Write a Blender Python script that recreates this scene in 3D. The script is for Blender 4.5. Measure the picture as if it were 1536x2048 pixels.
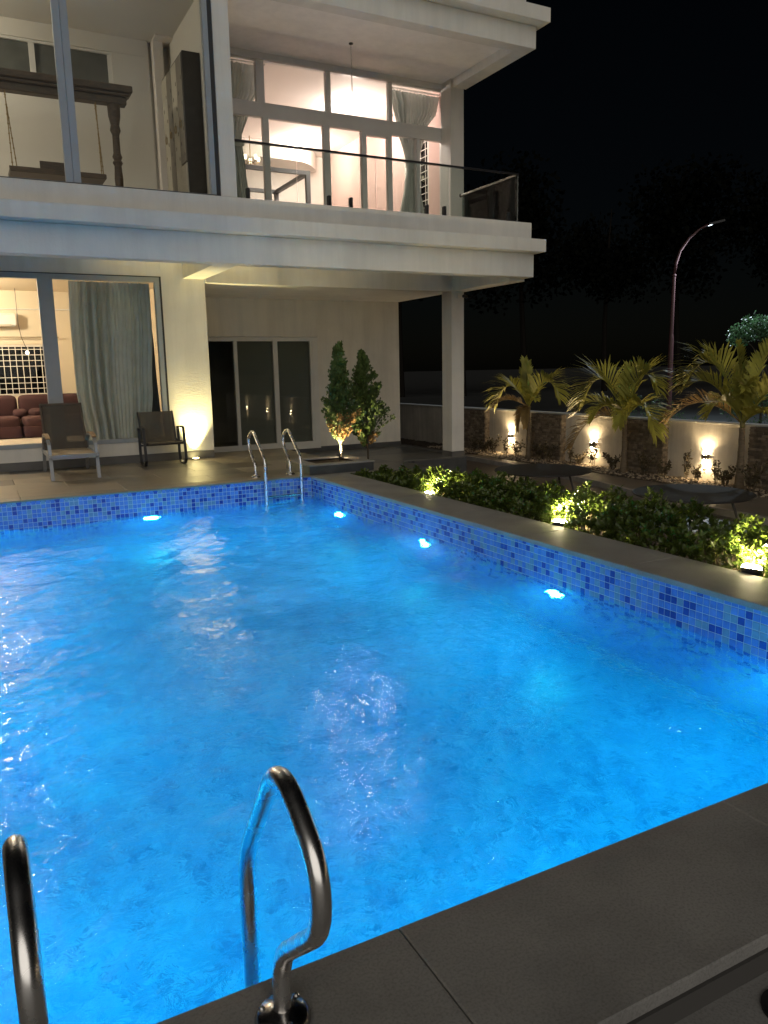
import bpy, bmesh, math, random
from mathutils import Vector, Matrix
R = math.radians
random.seed(7)
for o in list(bpy.data.objects):
    bpy.data.objects.remove(o, do_unlink=True)
SC = bpy.context.scene
COL = SC.collection

# ------------------------------------------------------------------ camera
cd = bpy.data.cameras.new('camera')
cam = bpy.data.objects.new('camera', cd); COL.objects.link(cam)
cd.sensor_fit = 'VERTICAL'; cd.sensor_height = 36.0; cd.lens = 27.28
cd.clip_start = 0.05; cd.clip_end = 2000
r_ = Vector((0.88454654, -0.46605621, -0.01920995))
u_ = Vector((0.10066316, 0.15051587, 0.98346932))
f_ = Vector((0.45546058, 0.87185812, -0.18005298))
M = Matrix((r_, u_, -f_)).transposed().to_4x4()
M.translation = Vector((-3.98876, -9.76393, 1.4))
cam.matrix_world = M
SC.camera = cam

# ------------------------------------------------------------------ night sky, one dim soft sun standing in for unseen lamps, exposure
SUN_EL, SUN_AZ = R(21), R(208)          # azimuth clockwise from +Y: light comes from behind the camera, a little from the left
world = bpy.data.worlds.new('World'); SC.world = world; world.use_nodes = True
nt = world.node_tree
bg = nt.nodes['Background']
sky = nt.nodes.new('ShaderNodeTexSky'); sky.sky_type = 'NISHITA'; sky.sun_disc = False
sky.sun_elevation = SUN_EL; sky.sun_rotation = SUN_AZ
nt.links.new(sky.outputs[0], bg.inputs[0]); bg.inputs[1].default_value = 0.00018
sd = bpy.data.lights.new('fill_sun', 'SUN'); sd.energy = 0.52; sd.angle = R(75); sd.color = (1.0, 0.945, 0.86)
sun = bpy.data.objects.new('fill_sun', sd); COL.objects.link(sun)
tow = Vector((math.sin(SUN_AZ) * math.cos(SUN_EL), math.cos(SUN_AZ) * math.cos(SUN_EL), math.sin(SUN_EL)))
sun.rotation_euler = tow.to_track_quat('Z', 'Y').to_euler()
vs = SC.view_settings
vs.view_transform = 'Standard'; vs.look = 'None'; vs.exposure = 1.0; vs.gamma = 1.0; vs.use_curve_mapping = False
SC.render.engine = 'CYCLES'
cy = SC.cycles
cy.use_denoising = True
try: cy.denoiser = 'OPENIMAGEDENOISE'
except Exception: pass
cy.max_bounces = 10; cy.diffuse_bounces = 4; cy.glossy_bounces = 4; cy.transmission_bounces = 6
cy.transparent_max_bounces = 24; cy.volume_bounces = 1
cy.caustics_reflective = False; cy.caustics_refractive = True
cy.sample_clamp_indirect = 6.0; cy.sample_clamp_direct = 0.0; cy.blur_glossy = 0.3
cy.use_light_tree = True

# ------------------------------------------------------------------ materials
MT = {}
def mat(name, col, rough=0.6, metal=0.0, var=0.0, vscale=3.0, bump=0.0, bscale=60.0, stretch=None, col2=None,
        emit=None, estr=0.0, streak=0.0, speck=0.0, spec=0.5, coat=0.0, transl=0.0, detail=4.0):
    m = bpy.data.materials.new(name); m.use_nodes = True
    n, l = m.node_tree.nodes, m.node_tree.links
    b = n['Principled BSDF']
    b.inputs['Base Color'].default_value = (*col, 1)
    b.inputs['Roughness'].default_value = rough
    b.inputs['Metallic'].default_value = metal
    b.inputs['Specular IOR Level'].default_value = spec
    if coat: b.inputs['Coat Weight'].default_value = coat; b.inputs['Coat Roughness'].default_value = 0.08
    tc = None
    def coords():
        nonlocal tc
        if tc is None:
            t = n.new('ShaderNodeTexCoord'); g = n.new('ShaderNodeNewGeometry')
            mp = n.new('ShaderNodeMapping'); l.new(g.outputs['Position'], mp.inputs['Vector'])
            if stretch: mp.inputs['Scale'].default_value = stretch
            tc = mp.outputs[0]
        return tc
    if var > 0 or col2:
        nz = n.new('ShaderNodeTexNoise'); nz.inputs['Scale'].default_value = vscale; nz.inputs['Detail'].default_value = detail
        l.new(coords(), nz.inputs['Vector'])
        rp = n.new('ShaderNodeValToRGB')
        c2 = col2 if col2 else tuple(max(0, c * (1 - var)) for c in col)
        c1 = col if col2 else tuple(min(1, c * (1 + var)) for c in col)
        rp.color_ramp.elements[0].position = 0.32; rp.color_ramp.elements[1].position = 0.68
        rp.color_ramp.elements[0].color = (*c2, 1); rp.color_ramp.elements[1].color = (*c1, 1)
        l.new(nz.outputs['Fac'], rp.inputs[0]); l.new(rp.outputs[0], b.inputs['Base Color'])
        rr = n.new('ShaderNodeMapRange'); rr.inputs['To Min'].default_value = max(0, rough - 0.08); rr.inputs['To Max'].default_value = min(1, rough + 0.08)
        l.new(nz.outputs['Fac'], rr.inputs['Value']); l.new(rr.outputs[0], b.inputs['Roughness'])
    def overlay(scale3, detail_, lo, hi, amount):
        # multiplies the base colour by a soft noise mask (dirt, drips, speckle)
        g2 = n.new('ShaderNodeNewGeometry'); mp2 = n.new('ShaderNodeMapping'); mp2.inputs['Scale'].default_value = scale3
        l.new(g2.outputs['Position'], mp2.inputs['Vector'])
        q = n.new('ShaderNodeTexNoise'); q.inputs['Scale'].default_value = 1.0; q.inputs['Detail'].default_value = detail_; q.inputs['Roughness'].default_value = 0.65
        l.new(mp2.outputs[0], q.inputs['Vector'])
        mr = n.new('ShaderNodeMapRange'); mr.inputs['From Min'].default_value = lo; mr.inputs['From Max'].default_value = hi
        mr.inputs['To Min'].default_value = 1 - amount; mr.inputs['To Max'].default_value = 1.0
        l.new(q.outputs['Fac'], mr.inputs['Value'])
        mxc = n.new('ShaderNodeMix'); mxc.data_type = 'RGBA'; mxc.blend_type = 'MULTIPLY'; mxc.inputs[0].default_value = 1.0
        src = b.inputs['Base Color'].links[0].from_socket if b.inputs['Base Color'].links else None
        if src: l.new(src, mxc.inputs[6])
        else: mxc.inputs[6].default_value = (*col, 1)
        l.new(mr.outputs[0], mxc.inputs[7]); l.new(mxc.outputs[2], b.inputs['Base Color'])
    if streak > 0:
        overlay((5.0, 5.0, 0.45), 6, 0.38, 0.58, streak); overlay((0.9, 0.9, 1.3), 5, 0.36, 0.56, streak * 0.8)
    if speck > 0:
        overlay((130, 130, 130), 2, 0.30, 0.55, speck); overlay((2.4, 2.4, 2.4), 7, 0.34, 0.56, speck * 0.8)
    if bump > 0:
        nb = n.new('ShaderNodeTexNoise'); nb.inputs['Scale'].default_value = bscale; nb.inputs['Detail'].default_value = 3
        l.new(coords(), nb.inputs['Vector'])
        bp = n.new('ShaderNodeBump'); bp.inputs['Strength'].default_value = bump; bp.inputs['Distance'].default_value = 0.02
        l.new(nb.outputs['Fac'], bp.inputs['Height']); l.new(bp.outputs[0], b.inputs['Normal'])
    if emit:
        b.inputs['Emission Color'].default_value = (*emit, 1); b.inputs['Emission Strength'].default_value = estr
    if transl > 0:
        tr = n.new('ShaderNodeBsdfTranslucent'); tr.inputs[0].default_value = (*[min(1, c * 1.25) for c in col], 1)
        mx = n.new('ShaderNodeMixShader'); mx.inputs[0].default_value = transl
        out = n['Material Output']
        l.new(b.outputs[0], mx.inputs[1]); l.new(tr.outputs[0], mx.inputs[2]); l.new(mx.outputs[0], out.inputs['Surface'])
    MT[name] = m
    return m

def pane_mat(name, tint, refl=0.10, rough=0.0):
    m = bpy.data.materials.new(name); m.use_nodes = True
    n, l = m.node_tree.nodes, m.node_tree.links
    n.remove(n['Principled BSDF'])
    t = n.new('ShaderNodeBsdfTransparent'); t.inputs[0].default_value = (*tint, 1)
    g = n.new('ShaderNodeBsdfGlossy'); g.inputs['Roughness'].default_value = rough
    lw = n.new('ShaderNodeLayerWeight'); lw.inputs['Blend'].default_value = refl
    mx = n.new('ShaderNodeMixShader')
    l.new(lw.outputs['Fresnel'], mx.inputs[0]); l.new(t.outputs[0], mx.inputs[1]); l.new(g.outputs[0], mx.inputs[2])
    l.new(mx.outputs[0], n['Material Output'].inputs['Surface'])
    MT[name] = m
    return m

mat('wall', (0.78, 0.755, 0.70), 0.72, var=0.035, vscale=1.3, streak=0.075, bump=0.12, bscale=45)
mat('soffit', (0.90, 0.87, 0.83), 0.75, streak=0.06, var=0.03, vscale=0.9, bump=0.08, bscale=40)
mat('porch_wall', (0.80, 0.765, 0.69), 0.75, streak=0.10, var=0.04, vscale=1.1, bump=0.12, bscale=45)
mat('room_warm', (0.80, 0.70, 0.54), 0.8, var=0.02, vscale=1.0)
mat('room_cream', (0.68, 0.655, 0.60), 0.8, var=0.02, vscale=1.0)
mat('room_pink', (0.74, 0.52, 0.47), 0.8, var=0.02, vscale=1.0)
mat('room_white', (0.82, 0.77, 0.73), 0.8, var=0.02, vscale=1.0)
mat('room_dark', (0.06, 0.062, 0.06), 0.8)
mat('room_floor', (0.70, 0.62, 0.52), 0.35, var=0.08, vscale=2.5)
mat('alu', (0.70, 0.69, 0.66), 0.4, var=0.03, vscale=6)
mat('alu_grey', (0.34, 0.37, 0.40), 0.4, var=0.04, vscale=6)
mat('gasket', (0.03, 0.03, 0.035), 0.6)
mat('skirting', (0.13, 0.125, 0.12), 0.35, var=0.15, vscale=4)
mat('dark_stone', (0.07, 0.075, 0.08), 0.3, var=0.2, vscale=5)
mat('coping', (0.33, 0.32, 0.305), 0.55, speck=0.28, var=0.10, vscale=2.2, bump=0.08, bscale=180)
mat('coping_far', (0.27, 0.25, 0.215), 0.5, speck=0.2, var=0.1, vscale=2.5, bump=0.08, bscale=180)
for i, (a, b2) in enumerate([((0.26, 0.225, 0.18), (0.19, 0.165, 0.13)), ((0.17, 0.15, 0.12), (0.12, 0.105, 0.085)), ((0.35, 0.305, 0.245), (0.26, 0.225, 0.18)), ((0.105, 0.095, 0.08), (0.075, 0.068, 0.058))]):
    mat('deck%d' % i, a, 0.38, col2=b2, vscale=2.2, stretch=(0.5, 7, 1), speck=0.12, bump=0.05, bscale=80)
for i, a in enumerate([(0.10, 0.10, 0.095), (0.14, 0.135, 0.125), (0.075, 0.075, 0.075)]):
    mat('porch_tile%d' % i, a, 0.35, var=0.15, vscale=3)
mat('grout', (0.60, 0.65, 0.72), 0.8)
mat('joint', (0.09, 0.085, 0.08), 0.9)
mat('tile0', (0.10, 0.22, 0.62), 0.16, var=0.12, vscale=25, spec=0.5)
mat('tile1', (0.03, 0.07, 0.36), 0.16, var=0.12, vscale=25, spec=0.5)
mat('tile2', (0.19, 0.33, 0.50), 0.16, var=0.10, vscale=25, spec=0.5)
mat('tile3', (0.14, 0.28, 0.68), 0.16, var=0.10, vscale=25, spec=0.5)
mat('chrome', (0.92, 0.90, 0.88), 0.27, metal=1.0, var=0.06, vscale=14)
mat('chrome_dull', (0.5, 0.48, 0.46), 0.22, metal=1.0, var=0.1, vscale=30)
mat('black', (0.018, 0.018, 0.02), 0.45)
mat('black_rail', (0.02, 0.02, 0.024), 0.3)
mat('lounger_frame', (0.33, 0.34, 0.36), 0.4, metal=0.4)
mat('mesh_fabric', (0.085, 0.07, 0.055), 0.75, var=0.15, vscale=12, bump=0.2, bscale=400)
mat('mesh_seat', (0.30, 0.24, 0.17), 0.7, var=0.1, vscale=12, bump=0.2, bscale=400)
mat('arm_wood', (0.30, 0.20, 0.11), 0.5, var=0.2, vscale=20)
mat('chair_frame', (0.03, 0.03, 0.033), 0.4, metal=0.3)
mat('curtain', (0.62, 0.65, 0.61), 0.85, var=0.08, vscale=5, transl=0.05)
mat('curtain_lining', (0.05, 0.055, 0.06), 0.9)
mat('sofa', (0.048, 0.016, 0.019), 0.85, var=0.15, vscale=9, bump=0.2, bscale=120)
mat('swing_wood', (0.085, 0.055, 0.03), 0.5, var=0.3, vscale=8, stretch=(1, 5, 5))
mat('brass', (0.35, 0.25, 0.12), 0.35, metal=0.9)
mat('wardrobe_dark', (0.035, 0.030, 0.027), 0.5, var=0.2, vscale=10)
mat('wardrobe_light', (0.48, 0.45, 0.38), 0.55, var=0.08, vscale=6)
mat('wardrobe_mid', (0.20, 0.18, 0.155), 0.55, var=0.1, vscale=6)
mat('bed_grey', (0.13, 0.13, 0.14), 0.5)
mat('white_plastic', (0.78, 0.77, 0.74), 0.4)
mat('white_bar', (0.82, 0.78, 0.72), 0.45)
mat('frosted', (0.10, 0.105, 0.095), 0.35, var=0.2, vscale=3)
mat('soil', (0.05, 0.035, 0.022), 0.95, var=0.35, vscale=14, bump=0.6, bscale=40)
mat('gravel', (0.34, 0.28, 0.21), 0.9, var=0.3, vscale=20)
mat('balcony_tile', (0.74, 0.71, 0.67), 0.3, var=0.05, vscale=3)
mat('lawn_dark', (0.013, 0.014, 0.013), 0.95, var=0.4, vscale=0.6)
mat('paving', (0.13, 0.105, 0.09), 0.42, var=0.25, vscale=5, bump=0.35, bscale=14, stretch=(1, 2.2, 1))
mat('walkway', (0.12, 0.105, 0.09), 0.5, var=0.2, vscale=4, bump=0.2, bscale=20)
mat('kerbstone', (0.27, 0.26, 0.25), 0.7, var=0.15, vscale=6)
mat('plaster', (0.68, 0.63, 0.55), 0.85, streak=0.18, var=0.09, vscale=2.2, bump=0.25, bscale=35)
mat('wall_cap', (0.62, 0.62, 0.60), 0.75, var=0.06, vscale=5)
mat('stone_a', (0.20, 0.155, 0.11), 0.8, var=0.25, vscale=9, bump=0.5, bscale=45)
mat('stone_b', (0.28, 0.225, 0.165), 0.8, var=0.25, vscale=9, bump=0.5, bscale=45)
mat('stone_c', (0.145, 0.115, 0.085), 0.8, var=0.25, vscale=9, bump=0.5, bscale=45)
mat('stone_back', (0.07, 0.06, 0.05), 0.9)
mat('hedge_leaf', (0.085, 0.125, 0.020), 0.34, var=0.35, vscale=9, transl=0.22)
mat('stem', (0.10, 0.075, 0.045), 0.8)
mat('palm_leaf', (0.36, 0.35, 0.07), 0.45, var=0.45, vscale=3, transl=0.25)
mat('palm_dry', (0.32, 0.22, 0.08), 0.7, var=0.3, vscale=5, transl=0.2)
mat('palm_trunk', (0.17, 0.13, 0.085), 0.8, var=0.25, vscale=12, stretch=(1, 1, 4), bump=0.4, bscale=30)
mat('palm_shaft', (0.24, 0.22, 0.09), 0.5, var=0.2, vscale=6)
mat('thuja', (0.060, 0.100, 0.022), 0.6, var=0.4, vscale=10, transl=0.2)
mat('thuja_dry', (0.30, 0.18, 0.065), 0.75, var=0.3, vscale=10, transl=0.2)
mat('shrub_leaf', (0.07, 0.055, 0.028), 0.5, var=0.4, vscale=8, transl=0.15)
mat('far_leaf', (0.0045, 0.005, 0.004), 1.0, spec=0.0, var=0.4, vscale=0.8)
mat('road_leaf', (0.07, 0.14, 0.06), 0.5, var=0.3, vscale=3, transl=0.25)
mat('far_bark', (0.014, 0.012, 0.010), 1.0, spec=0.0)
mat('bark', (0.07, 0.055, 0.04), 0.9, var=0.3, vscale=4)
mat('lamp_pole', (0.075, 0.03, 0.032), 0.5, var=0.15, vscale=3)
mat('table_top', (0.030, 0.028, 0.027), 0.75, var=0.25, vscale=9, bump=0.1, bscale=60)
mat('steel_dark', (0.035, 0.035, 0.037), 0.4, metal=0.5)
mat('lamp_body', (0.10, 0.085, 0.065), 0.5)
mat('lens_warm', (0.9, 0.8, 0.6), 0.4, emit=(1.0, 0.76, 0.45), estr=110)
mat('lens_hedge', (0.9, 0.85, 0.7), 0.4, emit=(1.0, 0.80, 0.50), estr=45)
mat('lens_pool', (0.9, 0.95, 1.0), 0.4, emit=(0.02, 0.69, 0.90), estr=240)
mat('lens_up', (0.9, 0.85, 0.6), 0.4, emit=(1.0, 0.84, 0.36), estr=30)
mat('lens_room', (1, 1, 1), 0.4, emit=(1.0, 0.92, 0.86), estr=6)
mat('lens_street', (1, 1, 1), 0.4, emit=(0.75, 0.9, 1.0), estr=3)
mat('globe', (1, 0.9, 0.75), 0.4, emit=(1.0, 0.82, 0.55), estr=3.0)
mat('bulb_spot', (1, 0.9, 0.75), 0.4, emit=(1.0, 0.80, 0.48), estr=160)
pane_mat('glass', (0.93, 0.94, 0.93), 0.15)
mat('added_blind', (0.36, 0.365, 0.33), 0.7, var=0.06, vscale=2)
pane_mat('glass_door', (0.82, 0.83, 0.80), 0.32)
pane_mat('glass_dark', (0.50, 0.50, 0.48), 0.28)
pane_mat('glass_rail', (0.86, 0.90, 0.88), 0.30)
pane_mat('clear', (0.93, 0.95, 0.95), 0.3)

# ------------------------------------------------------------------ mesh helpers
class MB:
    def __init__(s): s.v = []; s.f = []; s.mi = []
    def add(s, vs_, fs, mi=0):
        b = len(s.v); s.v += [tuple(x) for x in vs_]
        s.f += [tuple(b + i for i in q) for q in fs]; s.mi += [mi] * len(fs)
        return s
    def box(s, x0, x1, y0, y1, z0, z1, mi=0, ch=0.0):
        if ch > 0:
            c = min(ch, (x1 - x0) / 3, (y1 - y0) / 3, (z1 - z0) / 3)
            P = []
            for z, i in ((z0, c), (z0 + c, 0), (z1 - c, 0), (z1, c)):
                for (x, y) in ((x0, y0), (x1, y0), (x1, y1), (x0, y1)):
                    sx = 1 if x == x0 else -1; sy = 1 if y == y0 else -1
                    P.append((x + sx * i, y + sy * i, z))
            F = [(3, 2, 1, 0), (12, 13, 14, 15)]
            for k in range(3):
                for j in range(4):
                    a = k * 4 + j; b = k * 4 + (j + 1) % 4
                    F.append((a, b, b + 4, a + 4))
            return s.add(P, F, mi)
        P = [(x0, y0, z0), (x1, y0, z0), (x1, y1, z0), (x0, y1, z0), (x0, y0, z1), (x1, y0, z1), (x1, y1, z1), (x0, y1, z1)]
        return s.add(P, [(3, 2, 1, 0), (4, 5, 6, 7), (0, 1, 5, 4), (1, 2, 6, 5), (2, 3, 7, 6), (3, 0, 4, 7)], mi)
    def tube(s, pts, rad, seg=8, cap=True, mi=0):
        pts = [Vector(p) for p in pts]; n = len(pts)
        rads = rad if isinstance(rad, (list, tuple)) else [rad] * n
        b = len(s.v); prev = None
        for i, p in enumerate(pts):
            d = (pts[min(i + 1, n - 1)] - pts[max(i - 1, 0)]).normalized()
            if prev is None:
                up = Vector((0, 0, 1)) if abs(d.z) < 0.9 else Vector((1, 0, 0))
                a = d.cross(up).normalized()
            else:
                a = (prev - d * prev.dot(d)).normalized()
            prev = a; c = d.cross(a)
            for k in range(seg):
                t = 2 * math.pi * k / seg
                s.v.append(tuple(p + (a * math.cos(t) + c * math.sin(t)) * rads[i]))
        for i in range(n - 1):
            for k in range(seg):
                q = b + i * seg; s.f.append((q + k, q + (k + 1) % seg, q + seg + (k + 1) % seg, q + seg + k)); s.mi.append(mi)
        if cap:
            s.f.append(tuple(b + k for k in range(seg))[::-1]); s.mi.append(mi)
            s.f.append(tuple(b + (n - 1) * seg + k for k in range(seg))); s.mi.append(mi)
        return s
    def flatbar(s, pts, w, t, side=(1, 0, 0), mi=0):
        # rectangular bar swept along pts: width w along `side`, thickness t in the plane
        pts = [Vector(p) for p in pts]; n = len(pts); sd_ = Vector(side).normalized(); b = len(s.v)
        for i, p in enumerate(pts):
            d = (pts[min(i + 1, n - 1)] - pts[max(i - 1, 0)]).normalized()
            nn = d.cross(sd_).normalized()
            for (a, c) in ((-1, -1), (1, -1), (1, 1), (-1, 1)):
                s.v.append(tuple(p + sd_ * (a * w / 2) + nn * (c * t / 2)))
        for i in range(n - 1):
            for k in range(4):
                q = b + i * 4; s.f.append((q + k, q + (k + 1) % 4, q + 4 + (k + 1) % 4, q + 4 + k)); s.mi.append(mi)
        s.f.append((b + 3, b + 2, b + 1, b)); s.mi.append(mi)
        e = b + (n - 1) * 4; s.f.append((e, e + 1, e + 2, e + 3)); s.mi.append(mi)
        return s
    def lathe(s, c, prof, seg=24, axis='Z', mi=0):
        b = len(s.v)
        for (r, h) in prof:
            for k in range(seg):
                t = 2 * math.pi * k / seg
                x, y = r * math.cos(t), r * math.sin(t)
                if axis == 'Z': p = (c[0] + x, c[1] + y, c[2] + h)
                elif axis == 'X': p = (c[0] + h, c[1] + x, c[2] + y)
                else: p = (c[0] + x, c[1] + h, c[2] + y)
                s.v.append(p)
        for i in range(len(prof) - 1):
            for k in range(seg):
                q = b + i * seg; s.f.append((q + k, q + (k + 1) % seg, q + seg + (k + 1) % seg, q + seg + k)); s.mi.append(mi)
        s.f.append(tuple(b + k for k in range(seg))[::-1]); s.mi.append(mi)
        e = b + (len(prof) - 1) * seg
        s.f.append(tuple(e + k for k in range(seg))); s.mi.append(mi)
        return s
    def build(s, name, mats, parent=None, smooth=False, auto=None, kind=None):
        me = bpy.data.meshes.new(name)
        off = parent.get('_off', None) if parent else None
        v = s.v
        if parent is not None:
            L = WORLD[parent.name]
            v = [(p[0] - L[0], p[1] - L[1], p[2] - L[2]) for p in s.v]
        me.from_pydata(v, [], s.f)
        if not isinstance(mats, (list, tuple)): mats = [mats]
        for m in mats: me.materials.append(MT[m])
        if len(mats) > 1: me.polygons.foreach_set('material_index', s.mi)
        bm = bmesh.new(); bm.from_mesh(me); bmesh.ops.recalc_face_normals(bm, faces=bm.faces)
        bm.to_mesh(me); bm.free()
        if smooth:
            me.polygons.foreach_set('use_smooth', [True] * len(me.polygons))
            if auto is not None:
                try: me.set_sharp_from_angle(angle=R(auto))
                except Exception: pass
        me.update()
        o = bpy.data.objects.new(name, me); COL.objects.link(o)
        if parent is not None:
            o.parent = parent; WORLD[o.name] = WORLD[parent.name]
        else: WORLD[o.name] = (0, 0, 0)
        if kind: o['kind'] = kind
        return o
WORLD = {}
def tag(o, label=None, cat=None, group=None, kind=None):
    if label: o['label'] = label
    if cat: o['category'] = cat
    if group: o['group'] = group
    if kind: o['kind'] = kind
    return o
def thing(name, loc, label, cat, group=None):
    o = bpy.data.objects.new(name, None); COL.objects.link(o)
    o.location = loc; o.empty_display_size = 0.1
    WORLD[o.name] = tuple(loc)
    return tag(o, label, cat, group)
def copy_tree(o, parent=None):
    c = o.copy(); COL.objects.link(c); WORLD[c.name] = (0, 0, 0)
    if parent is not None: c.parent = parent
    for ch in o.children:
        copy_tree(ch, c)
    return c
def light(name, kind, loc, power, color, parent, size=0.05, direction=None, spot=None, blend=0.4):
    ld = bpy.data.lights.new(name, kind); ld.energy = power; ld.color = color
    if kind == 'AREA': ld.shape = 'DISK'; ld.size = size
    else: ld.shadow_soft_size = size
    if kind == 'SPOT': ld.spot_size = R(spot); ld.spot_blend = blend
    o = bpy.data.objects.new(name, ld); COL.objects.link(o)
    L = WORLD[parent.name] if parent else (0, 0, 0)
    o.location = (loc[0] - L[0], loc[1] - L[1], loc[2] - L[2])
    if direction is not None: o.rotation_euler = Vector(direction).to_track_quat('-Z', 'Y').to_euler()
    if parent: o.parent = parent
    return o
def mesh_only(mb, name, mats):
    o = mb.build(name, mats); me = o.data; bpy.data.objects.remove(o); return me
def place(me, name, parent, loc, rotz=0.0, scale=None):
    o = bpy.data.objects.new(name, me); COL.objects.link(o)
    L = WORLD[parent.name] if parent else (0, 0, 0)
    o.location = (loc[0] - L[0], loc[1] - L[1], loc[2] - L[2]); o.rotation_euler = (0, 0, rotz)
    if scale: o.scale = scale
    if parent: o.parent = parent
    WORLD[o.name] = tuple(loc)
    return o
# ================================================================== SETTING: ground, pool, decks
PL, PN, WZ, FZ = -4.35, -8.22, -0.312, -1.45
PITCH = 0.0515
def mosaic_mat():
    m = bpy.data.materials.new('mosaic_floor'); m.use_nodes = True; MT['mosaic_floor'] = m
    n, l = m.node_tree.nodes, m.node_tree.links; b = n['Principled BSDF']; b.inputs['Roughness'].default_value = 0.25
    g = n.new('ShaderNodeNewGeometry')
    sc = n.new('ShaderNodeVectorMath'); sc.operation = 'SCALE'; sc.inputs['Scale'].default_value = 1 / PITCH; l.new(g.outputs['Position'], sc.inputs[0])
    fl = n.new('ShaderNodeVectorMath'); fl.operation = 'FLOOR'; l.new(sc.outputs[0], fl.inputs[0])
    wn = n.new('ShaderNodeTexWhiteNoise'); l.new(fl.outputs[0], wn.inputs[0])
    rp = n.new('ShaderNodeValToRGB'); rp.color_ramp.interpolation = 'CONSTANT'
    el = rp.color_ramp.elements
    el[0].position = 0; el[0].color = (0.04, 0.20, 0.50, 1)
    el[1].position = 0.15; el[1].color = (0.07, 0.33, 0.66, 1)
    e = el.new(0.55); e.color = (0.10, 0.42, 0.74, 1)
    e = el.new(0.8); e.color = (0.13, 0.48, 0.76, 1)
    l.new(wn.outputs[0], rp.inputs[0]); l.new(rp.outputs[0], b.inputs['Base Color'])
mosaic_mat()

def ground_plane():
    # one sheet reaching the horizon, with a hole for the pool and decks (they stand in it)
    mb = MB(); z = -0.80; S = 700
    x0, x1, y0, y1 = PL - 0.9, 0.6, PN - 0.9, 0.2
    P = [(-S, -S, z), (S, -S, z), (S, S, z), (-S, S, z), (x0, y0, z), (x1, y0, z), (x1, y1, z), (x0, y1, z)]
    mb.add(P, [(0, 1, 5, 4), (1, 2, 6, 5), (2, 3, 7, 6), (3, 0, 4, 7)])
    tag(mb.build('ground', 'lawn_dark'), kind='structure')
ground_plane()

# pool shell: walls thick enough to stand by themselves, floor slab
mb = MB(); TH = 0.25
mb.box(PL - TH, 0 + TH, PN - TH, 0 + TH, FZ - 0.2, FZ)
mb.box(0.006, TH, PN - TH, TH, FZ, -0.045)
mb.box(PL - TH, 0.006, 0.006, TH, FZ, -0.045)
mb.box(PL - TH, 0.006, PN - TH, PN, FZ, -0.045)
mb.box(PL - TH, PL, PN, 0.006, FZ, -0.045)
pool = tag(mb.build('pool', ['mosaic_floor']), 'tiled swimming pool shell', kind='structure')
# grout sheet behind the right and far tiles
mb = MB()
mb.box(0.0030, 0.0058, PN, 0.0055, FZ, -0.04)
mb.box(PL, 0.0030, 0.0030, 0.0058, FZ, -0.04)
mb.build('grout_bed', 'grout', pool)

def tile_mb(w):
    # tile facing -X at origin (centre), bevelled face
    h = w / 2; k = 0.004
    mb = MB()
    P = [(0.003, -h, -h), (0.003, h, -h), (0.003, h, h), (0.003, -h, h),
         (0.0008, -h, -h), (0.0008, h, -h), (0.0008, h, h), (0.0008, -h, h),
         (0, -h + k, -h + k), (0, h - k, -h + k), (0, h - k, h - k), (0, -h + k, h - k)]
    F = [(8, 9, 10, 11)]
    for a in (0, 4):
        for j in range(4):
            F.append((a + j, a + (j + 1) % 4, a + 4 + (j + 1) % 4, a + 4 + j))
    mb.add(P, F)
    return mb
TW = 0.0468
tile_me = [mesh_only(tile_mb(TW), 'tile_mesh', 'tile%d' % i) for i in range(4)]
def tile_kind():
    t = random.random()
    return 1 if t < 0.17 else (2 if t < 0.38 else (3 if t < 0.58 else 0))
rows = int((-0.044 - FZ) / PITCH)
rest_r, rest_f = MB(), MB()
base = tile_mb(TW); nobj = 0
ncol = int(-PN / PITCH)
for ci in range(ncol):
    y = -(ci + 0.5) * PITCH
    for ri in range(rows):
        z = -0.012 - (ri + 0.5) * PITCH
        k = tile_kind()
        if ri < 6 and -7.0 < y and ci >= ncol - 74 and nobj < 300 and y < -4.35:
            o = place(tile_me[k], 'tile', pool, (0, y, z)); nobj += 1
        else:
            rest_r.add([(p[0], p[1] + y, p[2] + z) for p in base.v], base.f, k)
for ci in range(int(-PL / PITCH)):
    x = -(ci + 0.5) * PITCH
    for ri in range(rows):
        z = -0.012 - (ri + 0.5) * PITCH
        rest_f.add([(p[1] + x, p[0], p[2] + z) for p in base.v], base.f, tile_kind())
TM = ['tile0', 'tile1', 'tile2', 'tile3']
rest_r.build('mosaic', TM, pool, kind='stuff'); rest_f.build('mosaic', TM, pool, kind='stuff')

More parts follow.
